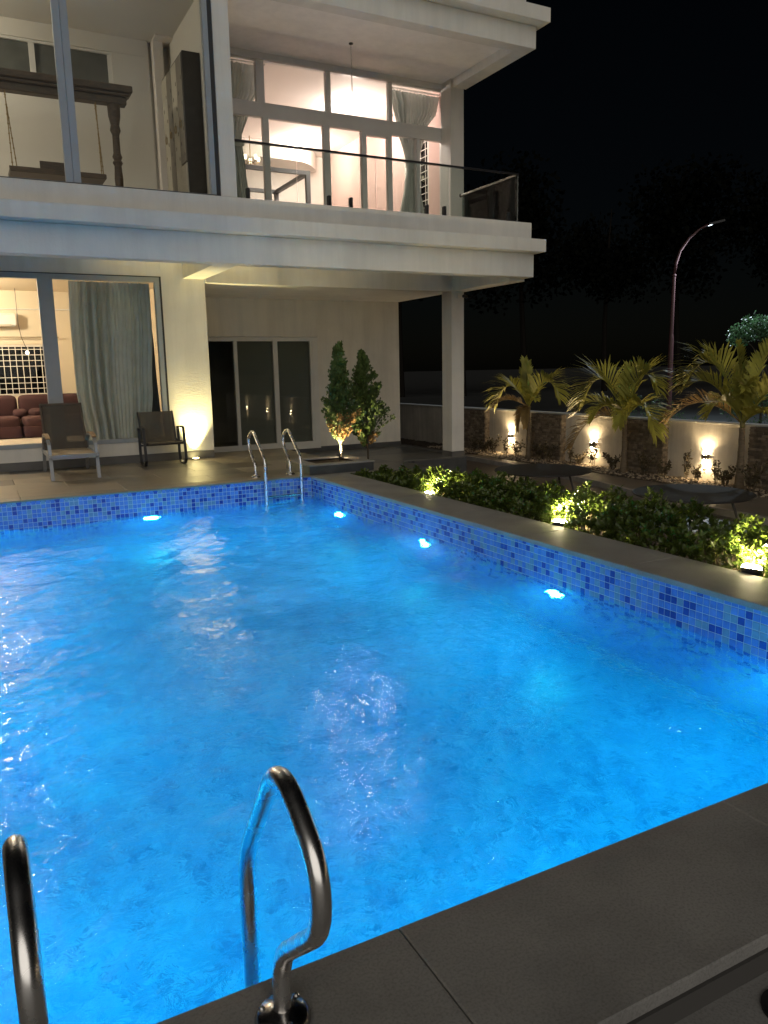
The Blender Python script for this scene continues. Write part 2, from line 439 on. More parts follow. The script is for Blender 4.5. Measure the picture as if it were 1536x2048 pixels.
# water: closed body, rippled top
def make_water():
    x0, x1, y0, y1 = PL - 0.02, 0.0045, PN - 0.02, 0.0045
    nx, ny = 250, 470
    rnd = random.Random(3); waves = []
    for i in range(70):
        lam = 0.09 * (1.055 ** i); a = rnd.uniform(0, 6.283)
        if i % 3 == 0: a = rnd.gauss(1.9, 0.5)
        waves.append((2 * math.pi / lam * math.cos(a), 2 * math.pi / lam * math.sin(a), rnd.uniform(0, 6.28), 0.00062 * lam ** 0.9 / 0.25 ** 0.0 ))
    import numpy as np
    X, Y = np.meshgrid(np.linspace(x0, x1, nx), np.linspace(y0, y1, ny))
    Z = np.zeros_like(X)
    # calmer near the camera, livelier towards the far end and the right wall
    for (kx, ky, ph, am) in waves:
        Z += am * np.sin(kx * X + ky * Y + ph + 0.8 * np.sin(1.3 * X + 0.7 * Y + ph))
    act = 0.55 + 0.75 / (1 + np.exp(-(Y + 4.6) * 1.1)) + 0.5 * np.exp(-((X) / 0.8) ** 2)
    Z = WZ + Z * act * 2.7
    V = np.stack([X, Y, Z], -1).reshape(-1, 3)
    idx = np.arange(nx * ny).reshape(ny, nx)
    q = np.stack([idx[:-1, :-1], idx[:-1, 1:], idx[1:, 1:], idx[1:, :-1]], -1).reshape(-1, 4)
    F = [tuple(int(t) for t in r) for r in q]
    V = [tuple(float(t) for t in r) for r in V]
    # skirt + bottom
    ring = [int(t) for t in idx[0, :]] + [int(t) for t in idx[1:, -1]] + [int(t) for t in idx[-1, -2::-1]] + [int(t) for t in idx[-2:0:-1, 0]]
    nb = len(V)
    for i in ring: V.append((V[i][0], V[i][1], FZ - 0.02))
    n = len(ring)
    for j in range(n): F.append((ring[(j + 1) % n], ring[j], nb + j, nb + (j + 1) % n))
    F.append(tuple(nb + j for j in range(n))[::-1])
    me = bpy.data.meshes.new('water'); me.from_pydata(V, [], F)
    me.polygons.foreach_set('use_smooth', [True] * ((nx - 1) * (ny - 1)) + [False] * (len(F) - (nx - 1) * (ny - 1)))
    m = bpy.data.materials.new('water'); m.use_nodes = True
    nn, l = m.node_tree.nodes, m.node_tree.links; nn.remove(nn['Principled BSDF'])
    g = nn.new('ShaderNodeBsdfGlass'); g.inputs['IOR'].default_value = 1.33; g.inputs['Roughness'].default_value = 0.0
    geo = nn.new('ShaderNodeNewGeometry')
    nz = nn.new('ShaderNodeTexNoise'); nz.inputs['Scale'].default_value = 16; nz.inputs['Detail'].default_value = 4; nz.inputs['Distortion'].default_value = 0.8
    l.new(geo.outputs['Position'], nz.inputs['Vector'])
    bp = nn.new('ShaderNodeBump'); bp.inputs['Strength'].default_value = 0.30; bp.inputs['Distance'].default_value = 0.02
    l.new(nz.outputs['Fac'], bp.inputs['Height']); l.new(bp.outputs[0], g.inputs['Normal'])
    l.new(g.outputs[0], nn['Material Output'].inputs['Surface'])
    va = nn.new('ShaderNodeVolumeAbsorption'); va.inputs['Color'].default_value = (0.08, 0.80, 0.97, 1); va.inputs['Density'].default_value = 0.30
    if WATER_SCATTER > 0:
        vsx = nn.new('ShaderNodeVolumeScatter'); vsx.inputs['Color'].default_value = (0.10, 0.62, 1.0, 1); vsx.inputs['Density'].default_value = WATER_SCATTER
        vsx.inputs['Anisotropy'].default_value = 0.3
        ad = nn.new('ShaderNodeAddShader'); l.new(va.outputs[0], ad.inputs[0]); l.new(vsx.outputs[0], ad.inputs[1])
        l.new(ad.outputs[0], nn['Material Output'].inputs['Volume'])
    else:
        l.new(va.outputs[0], nn['Material Output'].inputs['Volume'])
    me.materials.append(m); MT['water'] = m
    o = bpy.data.objects.new('water', me); COL.objects.link(o)
    tag(o, 'rippling blue pool water', kind='structure')
WATER_SCATTER = 0.20
make_water()

# coping: bed + separate slabs with joints
cop = MB()
cop.box(0.02, 0.53, PN - 0.48, 0.02, -0.80, -0.041)
cop.box(PL - 0.6, 0.53, PN - 0.47, PN - 0.02, -0.80, -0.042)
cop.box(PL - 0.6, PL - 0.02, PN, 0.3, -0.80, -0.042)
coping = tag(cop.build('pool_coping', 'joint'), kind='structure')
def slab(name, parent, m, x0, x1, y0, y1, z0, z1, ch=0.004):
    return MB().box(x0, x1, y0, y1, z0, z1, ch=ch).build(name, m, parent)
y = PN
ys = [PN - 0.465] + [PN + 0.0 + 1.2 * k for k in range(1, 7)] + [0.0]
ys = sorted(set(ys))
for a, b in zip(ys[:-1], ys[1:]):
    slab('coping_slab', coping, 'coping', -0.008, 0.535, a + 0.0015, b - 0.0015, -0.04, 0.0)
xs = [-5.56, -4.36, -3.16, -1.96, -0.76, -0.0115]
for a, b in zip(xs[:-1], xs[1:]):
    slab('coping_slab', coping, 'coping', a + 0.0015, b - 0.0015, PN - 0.465, PN + 0.008, -0.04, 0.0)
for a, b in zip([PN + 0.012] + [PN + 1.2 * k for k in range(1, 7)], [PN + 1.2 * k for k in range(1, 7)] + [-0.0115]):
    slab('coping_slab', coping, 'coping', PL - 0.55, PL + 0.008, a + 0.0015, b - 0.0015, -0.04, 0.0)
tag(MB().box(PL - 4, PL - 0.553, PN - 0.468, 0.018, -0.80, -0.012).build('side_deck', 'coping'), kind='structure')
# near floor a small step below the coping
tag(MB().box(PL - 4, 3.0, -14.5, PN - 0.470, -0.80, -0.10).build('near_deck', 'coping'), kind='structure')

# far deck: bed + coping strip + floor tiles
DX0, DX1, DY1 = -8.4, 1.05, 3.95
deck = tag(MB().box(DX0, DX1, 0.02, DY1, -0.80, -0.022).build('pool_deck', 'joint'), kind='structure')
xs = [DX0 + 1.2 * k for k in range(0, 8)] + [DX1]
for a, b in zip(xs[:-1], xs[1:]):
    slab('coping_slab', deck, 'coping_far', a + 0.0015, b - 0.0015, -0.008, 0.30, -0.021, 0.0)
rd = random.Random(11)
yy = 0.30; row = 0
while yy < DY1 - 0.01:
    y1 = min(yy + 0.6, DY1); xx = DX0 - (0.6 if row % 2 else 0.0)
    while xx < DX1 - 0.01:
        a = max(xx, DX0); b = min(xx + 1.2, DX1)
        if b - a > 0.02:
            slab('floor_tile', deck, 'deck%d' % rd.choice([0, 0, 1, 2, 2, 3]), a + 0.0015, b - 0.0015, yy + 0.0015, y1 - 0.0015, -0.021, rd.uniform(-0.0006, 0.0006), ch=0.002)
        xx += 1.2
    yy = y1; row += 1
# porch floor (lower), dark plinth face
ZP = -0.30
porch = tag(MB().box(1.053, 4.54, 3.00, 8.5, -0.80, ZP - 0.022).box(1.053, 3.11, 1.9, 2.998, -0.80, ZP - 0.022).build('porch_floor', 'dark_stone'), kind='structure')
MB().box(DX1 - 3.0, 1.050, DY1 + 0.003, 6.9, -0.80, ZP - 0.022).build('plinth', 'dark_stone', porch)
for i in range(8):
    for j in range(-3, 5):
        a, b = -1.6 + i * 0.9, -1.6 + (i + 1) * 0.9
        c, d = 3.01 + j * 0.6, 3.01 + (j + 1) * 0.6
        if j >= 0 and a < 1.05 < b and c < DY1: a = 1.06
        elif a < 1.05 and j >= 0: c = max(c, DY1 + 0.01)
        if j < 0: a, b, c = max(a, 1.06), min(b, 3.10), max(c, 1.91)
        b = min(b, 4.53); d = min(d, 5.63)
        if b - a < 0.03 or d - c < 0.03: continue
        slab('floor_tile', porch, 'porch_tile%d' % rd.choice([0, 1, 1, 2]), a + 0.0015, b - 0.0015, c + 0.0015, d - 0.0015, ZP - 0.021, ZP, ch=0.002)

# garden paving, raised walkway, planting bed
tag(MB().box(0.56, 6.3, -14, 12, -0.80, -0.75).build('garden_paving', 'paving'), kind='structure')
def poly_prism(name, pts, z0, z1, m, kind='structure', parent=None):
    n = len(pts); mb = MB()
    mb.add([(x, y, z0) for x, y in pts] + [(x, y, z1) for x, y in pts],
           [tuple(range(n))[::-1], tuple(range(n, 2 * n))] + [(i, (i + 1) % n, n + (i + 1) % n, n + i) for i in range(n)])
    o = mb.build(name, m, parent)
    if kind and not parent: tag(o, kind=kind)
    return o
walk = [(5.35, -14), (5.40, -3.0), (5.55, -1.0), (5.70, -0.3), (5.95, 0.7), (6.15, 2.0), (6.28, 3.4), (6.45, 6.2), (6.5, 12), (6.72, 12), (6.68, 6.2), (6.62, 3.4), (6.72, 1.6), (6.78, -0.2), (6.80, -2), (6.8, -14)]
poly_prism('garden_walkway', walk, -0.79, -0.665, 'walkway')
edge_in = walk[0:9]
edge_pts = [(x, y) for x, y in edge_in] + [(x - 0.09, y) for x, y in edge_in[::-1]]
tag(poly_prism('walkway_kerb', edge_pts[::-1], -0.79, -0.655, 'kerbstone'), kind='structure')
# planting bed: uneven soil
def bed(name, x0, x1, y0, y1, z, amp, m, nx, ny):
    rnd = random.Random(5); mb = MB(); P = []; F = []
    for j in range(ny + 1):
        for i in range(nx + 1):
            P.append((x0 + (x1 - x0) * i / nx, y0 + (y1 - y0) * j / ny, z + rnd.uniform(-amp, amp)))
    for j in range(ny):
        for i in range(nx):
            a = j * (nx + 1) + i; F.append((a, a + 1, a + nx + 2, a + nx + 1))
    mb.add(P, F); return tag(mb.build(name, m, smooth=True), kind='structure')
bed('planting_bed', 6.66, 7.5, -14, 12, -0.66, 0.018, 'soil', 12, 260)
bed('hedge_bed', 0.532, 1.45, -8.6, 0.015, -0.42, 0.015, 'soil', 10, 90)
tag(MB().box(1.45, 1.53, -8.7, 0.02, -0.80, -0.36).build('hedge_kerb', 'kerbstone'), kind='structure')
# loose pale stones on the bed
rg = random.Random(8); mb = MB()
oct_f = [(0, 2, 4), (2, 1, 4), (1, 3, 4), (3, 0, 4), (2, 0, 5), (1, 2, 5), (3, 1, 5), (0, 3, 5)]
for i in range(2600):
    y = rg.uniform(-6, 8.2); x = rg.uniform(6.7, 7.46); s = rg.uniform(0.008, 0.030) * (1 if rg.random() < .8 else 1.5)
    a, b, c = s * rg.uniform(.7, 1.3), s * rg.uniform(.7, 1.3), s * rg.uniform(.4, .8)
    t = rg.uniform(0, 3.14); ct, st = math.cos(t), math.sin(t); z = -0.655 + rg.uniform(-0.005, 0.012)
    mb.add([(x + a * ct, y + a * st, z), (x - a * ct, y - a * st, z), (x - b * st, y + b * ct, z), (x + b * st, y - b * ct, z), (x, y, z + c), (x, y, z - c)], oct_f)
tag(mb.build('bed_gravel', 'gravel'), 'pale stones scattered on the bed below the garden wall', kind='stuff')
# ================================================================== HOUSE
house = thing('house', (0, 3, 0), 'white two-storey house with glazed rooms, balcony and deep overhanging slabs', 'house')
def hp(name, m, *boxes, ch=0.0, parent=None):
    mb = MB()
    for b in boxes: mb.box(*b, ch=ch)
    return mb.build(name, m, parent or house)
Yf, Yl, Yw, Yp = 1.05, 3.15, 3.40, 5.65
HX0 = -8.4
# --- ground floor, left: wall round the big window, column, skirting
hp('wall', 'wall', (HX0, -0.80, Yl, Yl + 0.22, 0.13, 0.331), (HX0, -1.152, Yl, Yl + 0.22, 2.92, 3.271))
hp('skirting', 'skirting', (HX0, -0.455, Yl - 0.012, Yl + 0.2, 0.001, 0.128))
hp('column', 'wall', (-1.15, -0.45, Yl, Yl + 0.55, 0.332, 3.271), (-0.798, -0.45, Yl, Yl + 0.55, 0.13, 0.331))
hp('side_wall', 'wall', (-0.75, -0.53, Yl + 0.56, 6.9, -0.8, 3.271))
# --- cantilever and edge beams, slab, kerb
hp('beam', 'wall', (-0.80, -0.455, Yf + 0.231, Yl - 0.001, 2.90, 3.27), ch=0.004)
hp('beam', 'wall', (4.26, 4.575, Yf + 0.231, 3.42, 2.84, 3.268), ch=0.004)
hp('beam', 'wall', (-0.448, 4.258, 3.08, 3.30, 2.842, 3.27), ch=0.004)
hp('edge_beam', 'wall', (HX0, 4.585, Yf, Yf + 0.23, 2.885, 3.268), ch=0.006)
hp('slab', 'soffit', (HX0, 4.56, Yf + 0.10, 6.0, 3.272, 3.475))
hp('ledge', 'wall', (HX0, 4.68, Yf - 0.20, Yf + 0.098, 3.272, 3.472), (4.562, 4.68, Yf + 0.10, 6.0, 3.272, 3.472), ch=0.005)
hp('kerb', 'wall', (HX0, 4.53, Yf, Yf + 0.18, 3.474, 3.755), (4.35, 4.53, Yf + 0.181, 3.05, 3.474, 3.752), ch=0.005)
# --- two-storey corner column of the porch, with dark base
hp('column', 'wall', (4.24, 4.52, 3.06, 3.40, ZP + 0.10, 2.839), ch=0.006)
hp('column', 'wall', (4.24, 4.52, 3.06, 3.40, 3.476, 6.737), ch=0.006)
hp('column_base', 'skirting', (4.23, 4.53, 3.05, 3.41, ZP + 0.001, ZP + 0.10))
# --- porch back wall with door opening, ceiling
PC = 2.86
hp('wall', 'porch_wall', (-0.53, 0.11, Yp, Yp + 0.2, ZP, PC), (2.56, 4.52, Yp, Yp + 0.2, ZP, PC), (0.112, 2.558, Yp, Yp + 0.2, 2.11, PC), (0.112, 2.558, Yp, Yp + 0.2, ZP, -0.22))
hp('skirting', 'dark_stone', (2.562, 4.53, Yp - 0.014, Yp - 0.001, ZP + 0.001, ZP + 0.11), (-0.52, 2.56, Yp - 0.014, Yp - 0.001, ZP + 0.001, -0.21))
hp('wall', 'porch_wall', (4.35, 4.518, Yp + 0.202, 10, ZP, PC))
hp('ceiling', 'soffit', (-0.53, 4.54, 3.302, Yp + 0.3, PC + 0.002, PC + 0.06))
# --- upper storey
hp('pier', 'wall', (-0.72, -0.50, Yf + 0.01, Yf + 0.30, 3.757, 6.40), ch=0.005)
hp('partition', 'wall', (-0.60, -0.50, Yf + 0.302, 3.90, 3.476, 6.60))
hp('roof_beam', 'wall', (HX0, 4.565, Yf, Yf + 0.23, 6.405, 6.738), ch=0.006)
hp('roof_beam', 'wall', (4.28, 4.563, Yf + 0.231, 3.058, 6.405, 6.738), ch=0.004)
hp('roof', 'soffit', (HX0, 4.56, Yf + 0.08, 9.6, 6.74, 6.90))
hp('roof_ledge', 'wall', (HX0, 4.69, Yf - 0.20, Yf + 0.078, 6.742, 6.955), (4.562, 4.69, Yf + 0.08, 9.6, 6.742, 6.955), ch=0.005)
hp('parapet', 'wall', (HX0, 4.40, Yf + 0.05, Yf + 0.2, 6.957, 7.7))
BC = 6.55
hp('balcony_ceiling', 'soffit', (-0.499, 4.279, Yf + 0.232, Yw - 0.001, BC, BC + 0.04), ch=0.0)
# balcony window wall: head trim, floor, outer side wall
hp('wall', 'wall', (4.405, 4.515, 3.402, 9.2, 3.476, 5.9), (4.405, 4.515, 3.402, 4.0, 5.9, 6.737), (4.405, 4.515, 4.0, 9.2, 5.902, 6.737))
hp('head_trim', 'alu', (-0.49, 4.40, Yw - 0.03, Yw + 0.1, 6.452, BC + 0.1))
hp('balcony_floor', 'balcony_tile', (-0.49, 4.34, Yf + 0.2, Yw + 0.2, 3.476, 3.52))
# bedroom shell
BY = 8.95
hp('room_wall', 'room_pink', (4.33, 4.403, Yw + 0.102, 4.00, 3.48, BC + 0.02), (4.33, 4.403, 4.95, BY, 3.48, BC + 0.02), (4.33, 4.403, 4.002, 4.948, 5.85, BC + 0.02), (4.33, 4.403, 4.002, 4.948, 3.48, 4.2))
hp('room_wall', 'room_white', (-0.9, 4.40, BY + 0.002, BY + 0.15, 3.48, 6.60))
hp('room_wall', 'room_white', (-0.9, -0.75, Yw + 0.3, BY, 3.48, 6.58))
hp('room_ceiling', 'room_white', (-0.9, 4.40, Yw + 0.102, BY + 0.15, BC + 0.022, BC + 0.06))
hp('room_floor', 'room_floor', (-0.9, 4.32, Yw + 0.21, BY, 3.477, 3.53))
# curved bulkhead near the far bedroom wall
mb = MB(); n = 20; P = []
for i in range(n + 1):
    t = i / n; x = 1.0 + 3.0 * t; y = 8.05 + 0.7 * max(0, (t - 0.72) / 0.28) ** 2
    P += [(x, y, 6.20), (x, y, 6.565), (x, BY, 6.565), (x, BY, 6.20)]
F = [(0, 1, 2, 3), (4 * n + 3, 4 * n + 2, 4 * n + 1, 4 * n)]
for i in range(n):
    for k in range(4):
        a = 4 * i + k; b = 4 * i + (k + 1) % 4; F.append((a, b, b + 4, a + 4))
mb.add(P, F); mb.build('bulkhead', 'room_white', house)
# upper-left room shell
hp('room_wall', 'room_cream', (-0.953, -0.63, 3.92, 4.05, 3.48, 6.60), (HX0, -0.955, 3.84, 4.05, 3.48, 5.86), (HX0, -0.955, 3.84, 4.05, 6.36, 6.60), (-1.52, -0.955, 3.84, 4.05, 5.862, 6.358))
hp('room_wall', 'room_cream', (-0.63, -0.602, Yf + 0.302, 3.92, 3.48, 6.60))
hp('room_ceiling', 'room_cream', (HX0, -0.602, Yf + 0.24, 4.05, 6.602, 6.735))
hp('room_floor', 'room_floor', (HX0, -0.602, Yf + 0.185, 4.05, 3.477, 3.60))
hp('window', 'alu', (-5.6, -1.522, 3.86, 3.90, 5.862, 5.90), (-5.6, -1.522, 3.86, 3.90, 6.32, 6.358), (-2.71, -2.63, 3.861, 3.899, 5.902, 6.318), (-1.58, -1.522, 3.861, 3.899, 5.902, 6.318), (-4.2, -4.12, 3.861, 3.899, 5.902, 6.318))
w = hp('window_panel', 'frosted', (-5.6, -1.53, 3.905, 3.93, 5.87, 6.35))
# ground-left room shell
GB = 6.6
hp('room_wall', 'room_warm', (HX0, -3.52, GB, GB + 0.15, 0.3, 2.98), (-2.62, -0.76, GB, GB + 0.15, 0.3, 2.98), (-3.519, -2.621, GB, GB + 0.15, 0.3, 1.05), (-3.519, -2.621, GB, GB + 0.15, 2.0, 2.98))
hp('room_wall', 'room_warm', (-0.80, -0.755, Yl + 0.56, GB, 0.3, 2.98))
hp('room_ceiling', 'room_warm', (HX0, -0.76, Yl + 0.222, GB + 0.15, 2.982, 3.05))
hp('room_floor', 'room_floor', (HX0, -0.76, Yl + 0.222, GB, 0.02, 0.34))
hp('picture_rail', 'white_plastic', (HX0, -0.81, GB - 0.05, GB - 0.001, 2.635, 2.655))
hp('curtain_rod', 'brass', (-4.5, -2.40, GB - 0.09, GB - 0.07, 2.125, 2.14))
# white grille over the room's back window and the dark night behind it
g = hp('window', 'white_bar', (-3.519, -2.621, GB + 0.02, GB + 0.06, 1.05, 1.09), (-3.519, -2.621, GB + 0.02, GB + 0.06, 1.96, 2.0), (-2.66, -2.621, GB + 0.021, GB + 0.059, 1.09, 1.96))
gb = MB()
for i in range(9):
    x = -3.50 + 0.109 * i
    gb.box(x - 0.006, x + 0.006, GB - 0.012, GB, 1.04, 1.99)
for i in range(9):
    if i == 4: continue
    z = 1.08 + 0.104 * i
    gb.box(-3.52, -2.60, GB - 0.011, GB - 0.001, z - 0.006, z + 0.006)
gb.build('grille', 'white_bar', g)
MB().box(-3.515, -2.665, GB + 0.03, GB + 0.036, 1.092, 1.958).build('pane', 'glass_dark', g)
# dim room behind the porch door ; pale blinds added behind two leaves to lighten the panes
hp('room_wall', 'porch_wall', (-0.5, 4.3, 8.6, 8.7, ZP, 2.8), (-0.52, -0.42, Yp + 0.21, 8.6, ZP, 2.8), (4.20, 4.30, Yp + 0.21, 8.6, ZP, 2.8), (-0.41, 4.19, Yp + 0.22, 8.59, 2.5, 2.6), (-0.41, 4.19, Yp + 0.22, 8.59, ZP, ZP + 0.05))
hp('added_blind', 'added_blind', (0.80, 1.60, Yp + 0.10, Yp + 0.108, -0.06, 2.02))
hp('added_blind', 'added_blind', (1.65, 2.42, Yp + 0.10, Yp + 0.108, -0.06, 2.02))

# ---------------- windows: frame bars are the part, panes its sub-parts
def window(name, m, y, d, bars, panes, pm='glass', py=None):
    mb = MB()
    for i, (x0, x1, z0, z1) in enumerate(bars):
        k = 0.0012 * (i % 3)
        mb.box(x0, x1, y - k, y + d + k, z0, z1)
    f = mb.build(name, m, house)
    for (x0, x1, z0, z1) in panes:
        MB().box(x0, x1, (py or y + d / 2) - 0.003, (py or y + d / 2) + 0.003, z0, z1).build('pane', pm, f)
    return f
# ground-left big window
window('window', 'alu_grey', Yl - 0.012, 0.10,
       [(HX0, -1.18, 2.83, 2.905), (HX0, -1.18, 0.335, 0.40), (-1.255, -1.182, 0.40, 2.83), (-2.96, -2.75, 0.40, 2.83), (-5.2, -5.0, 0.40, 2.83)],
       [(-4.99, -2.965, 0.402, 2.828), (-2.745, -1.26, 0.402, 2.828)])
hp('gasket', 'gasket', (HX0, -1.152, Yl - 0.016, Yl - 0.003, 2.906, 2.919), (-1.179, -1.152, Yl - 0.016, Yl - 0.003, 0.335, 2.905))
# upper-left window
wl = window('window', 'alu_grey', Yf + 0.04, 0.09,
       [(HX0, -0.84, 3.757, 3.775), (-2.675, -2.59, 3.776, 6.40), (-2.585, -2.50, 3.777, 6.40), (-0.845, -0.775, 3.776, 6.40), (-4.9, -4.7, 3.776, 6.40)],
       [(-4.69, -2.68, 3.777, 6.399), (-2.495, -0.85, 3.777, 6.399)])
hp('gasket', 'gasket', (-0.772, -0.722, Yf + 0.03, Yf + 0.12, 3.757, 6.40), (HX0, -0.775, Yf + 0.02, Yf + 0.038, 3.757, 3.768))
# balcony window (transom lights over sliding doors)
window('window', 'alu', Yw, 0.09,
       [(-0.499, 4.338, 5.569, 5.798), (-0.499, 4.338, 6.443, 6.468), (0.675, 0.812, 5.798, 6.443), (1.927, 2.015, 5.798, 6.443), (3.145, 3.218, 5.798, 6.443), (4.323, 4.338, 5.798, 6.443), (0.758, 0.861, 3.53, 5.569), (1.854, 1.971, 3.53, 5.569), (2.589, 2.682, 3.53, 5.569), (3.11, 3.198, 3.53, 5.569), (4.26, 4.338, 3.53, 5.569), (-0.499, -0.493, 3.53, 5.569), (-0.493, 4.26, 3.522, 3.58), (2.684, 3.109, 5.51, 5.568), (3.714, 3.778, 3.58, 5.568)],
       [(-0.499, 0.675, 5.8, 6.442), (0.812, 1.927, 5.8, 6.442), (2.015, 3.145, 5.8, 6.442), (3.218, 4.323, 5.8, 6.442), (-0.488, 0.758, 3.585, 5.566), (0.861, 1.854, 3.585, 5.566), (1.971, 2.589, 3.585, 5.566), (2.682, 3.11, 3.585, 5.508), (3.198, 3.714, 3.585, 5.566), (3.778, 4.26, 3.585, 5.566)])
# bedroom side window with grille
bw = hp('window', 'white_bar', (4.332, 4.36, 4.003, 4.05, 4.20, 5.85), (4.332, 4.36, 4.89, 4.947, 4.20, 5.85), (4.333, 4.36, 4.45, 4.49, 4.20, 5.85))
gb = MB()
for i in range(12): gb.box(4.315, 4.327, 4.00, 4.95, 4.26 + 0.135 * i, 4.272 + 0.135 * i)
for i in range(5): gb.box(4.316, 4.326, 4.10 + 0.19 * i, 4.112 + 0.19 * i, 4.20, 5.85)
gb.build('grille', 'white_bar', bw)
MB().box(4.375, 4.381, 4.01, 4.94, 4.20, 5.85).build('pane', 'glass_dark', bw)
# porch sliding door
window('door', 'alu', Yp - 0.02, 0.09,
       [(0.112, 2.558, 2.02, 2.10), (0.112, 2.558, -0.218, -0.063), (2.43, 2.55, -0.063, 2.02), (0.112, 0.18, -0.063, 2.02), (0.735, 0.81, -0.063, 2.02), (1.567, 1.663, -0.063, 2.02), (2.38, 2.425, -0.064, 2.02)],
       [(0.18, 0.735, -0.063, 2.02), (0.81, 1.567, -0.063, 2.02), (1.663, 2.38, -0.063, 2.02)], pm='glass_door')
# recessed ceiling discs of the balcony and small bolts
for (x, y) in ((0.6, 2.6), (2.2, 1.9), (3.4, 1.8), (3.3, 2.9)):
    MB().lathe((x, y, BC - 0.006), [(0.045, 0.006), (0.05, 0.002), (0.045, 0)], 16).build('ceiling_plate', 'soffit', house)

# ---------------- lamps of the rooms
def ceiling_lamp(loc, label, power, col, r=0.09, spread=None, lens='lens_room'):
    t = thing('ceiling_lamp', loc, label, 'lamp', 'ceiling lamps in the rooms')
    x, y, z = loc
    MB().lathe((x, y, z - 0.05), [(r * 1.1, 0.05), (r * 1.15, 0.03), (r * 1.08, 0.012)], 20).build('housing', 'white_plastic', t, smooth=True, auto=40)
    MB().lathe((x, y, z - 0.075), [(r * 0.5, 0), (r, 0.02), (r * 1.03, 0.06)], 20).build('diffuser', lens, t, smooth=True)
    light('bulb', 'POINT', (x, y, z - 0.24), power, col, t, size=0.15)
    return t
ceiling_lamp((3.27, 5.15, BC + 0.02), 'glaring round ceiling lamp behind the transom panes of the balcony room', 70, (1.0, 0.86, 0.78))
ceiling_lamp((3.33, 7.75, BC + 0.02), 'glaring round ceiling lamp deeper in the balcony room above the bed', 52, (1.0, 0.86, 0.76))
ceiling_lamp((-4.6, 5.0, 2.98), 'ceiling lamp of the maroon sofa room, at the left edge', 140, (1.0, 0.82, 0.58), r=0.1)
ceiling_lamp((-4.9, 2.7, 6.60), 'dim ceiling lamp of the upper room with the wooden swing', 62, (1.0, 0.88, 0.68), r=0.08)
# ================================================================== BALCONY RAILING, HANGING CHAIN, CAMERA ON THE COLUMN
rail = thing('glass_railing', (2, Yf + 0.05, 3.757), 'frameless glass balcony railing with thin black top rail', 'railing')
ry = Yf + 0.06
for (a, b) in ((-0.495, 0.40), (0.415, 1.66), (1.675, 2.95), (2.965, 4.285)):
    MB().box(a, b, ry - 0.006, ry + 0.006, 3.775, 4.485).build('pane', 'glass_rail', rail)
MB().box(4.272, 4.284, ry + 0.012, 2.75, 3.775, 4.485).build('pane', 'glass_rail', rail)
MB().box(4.286, 4.296, ry - 0.006, ry + 0.010, 3.775, 4.485).build('end_strip', 'chrome_dull', rail)
MB().box(-0.499, 4.29, ry - 0.025, ry + 0.025, 4.487, 4.515, ch=0.004).build('top_rail', 'black_rail', rail)
MB().tube([(4.278, ry + 0.03, 4.50), (4.278, 2.78, 4.50)], 0.02, 10).build('side_rail', 'chrome_dull', rail, smooth=True, auto=40)
MB().lathe((4.278, 2.78, 4.50), [(0.03, 0.0), (0.034, 0.012), (0.02, 0.02)], 14, axis='Y').build('end_knob', 'steel_dark', rail, smooth=True, auto=40)
for x in (-0.33, 0.89, 1.24, 2.54, 2.86, 4.10):
    MB().box(x - 0.022, x + 0.022, ry - 0.03, ry + 0.03, 3.7575, 3.90, ch=0.005).build('glass_clamp', 'black', rail)
for y in (1.35, 2.5):
    MB().box(4.25, 4.306, y - 0.022, y + 0.022, 3.7545, 3.88, ch=0.005).build('glass_clamp', 'chrome_dull', rail)

chain = thing('hanging_chain', (1.95, 2.43, 6.55), 'thin bare metal chain hanging from the balcony ceiling', 'chain')
MB().lathe((1.95, 2.43, 6.525), [(0.02, 0), (0.035, 0.01), (0.035, 0.024)], 14).build('ceiling_hook', 'steel_dark', chain)
mb = MB(); z = 6.525; k = 0
while z > 5.89:
    pts = []
    for j in range(9):
        t = 2 * math.pi * j / 8
        a, b = 0.009 * math.cos(t), 0.021 * math.sin(t)
        pts.append((1.95 + (a if k % 2 else 0), 2.43 + (0 if k % 2 else a), z - 0.02 + b))
    mb.tube(pts, 0.0035, 5, cap=False); z -= 0.033; k += 1
mb.tube([(1.95, 2.43, z), (1.95, 2.43, z - 0.03)], [0.006, 0.012], 8)
mb.build('links', 'chrome_dull', chain)

cctv = thing('security_camera', (4.42, 3.06, 2.76), 'small black security camera on the porch column', 'camera')
MB().box(4.36, 4.47, 3.005, 3.058, 2.70, 2.81, ch=0.01).build('bracket', 'wall', cctv)
MB().tube([(4.47, 3.0, 2.75), (4.47, 2.89, 2.725)], 0.03, 14).build('housing', 'black', cctv, smooth=True, auto=40)
MB().lathe((4.47, 2.888, 2.724), [(0.024, 0), (0.018, -0.006)], 14, axis='Y').build('lens', 'black_rail', cctv)

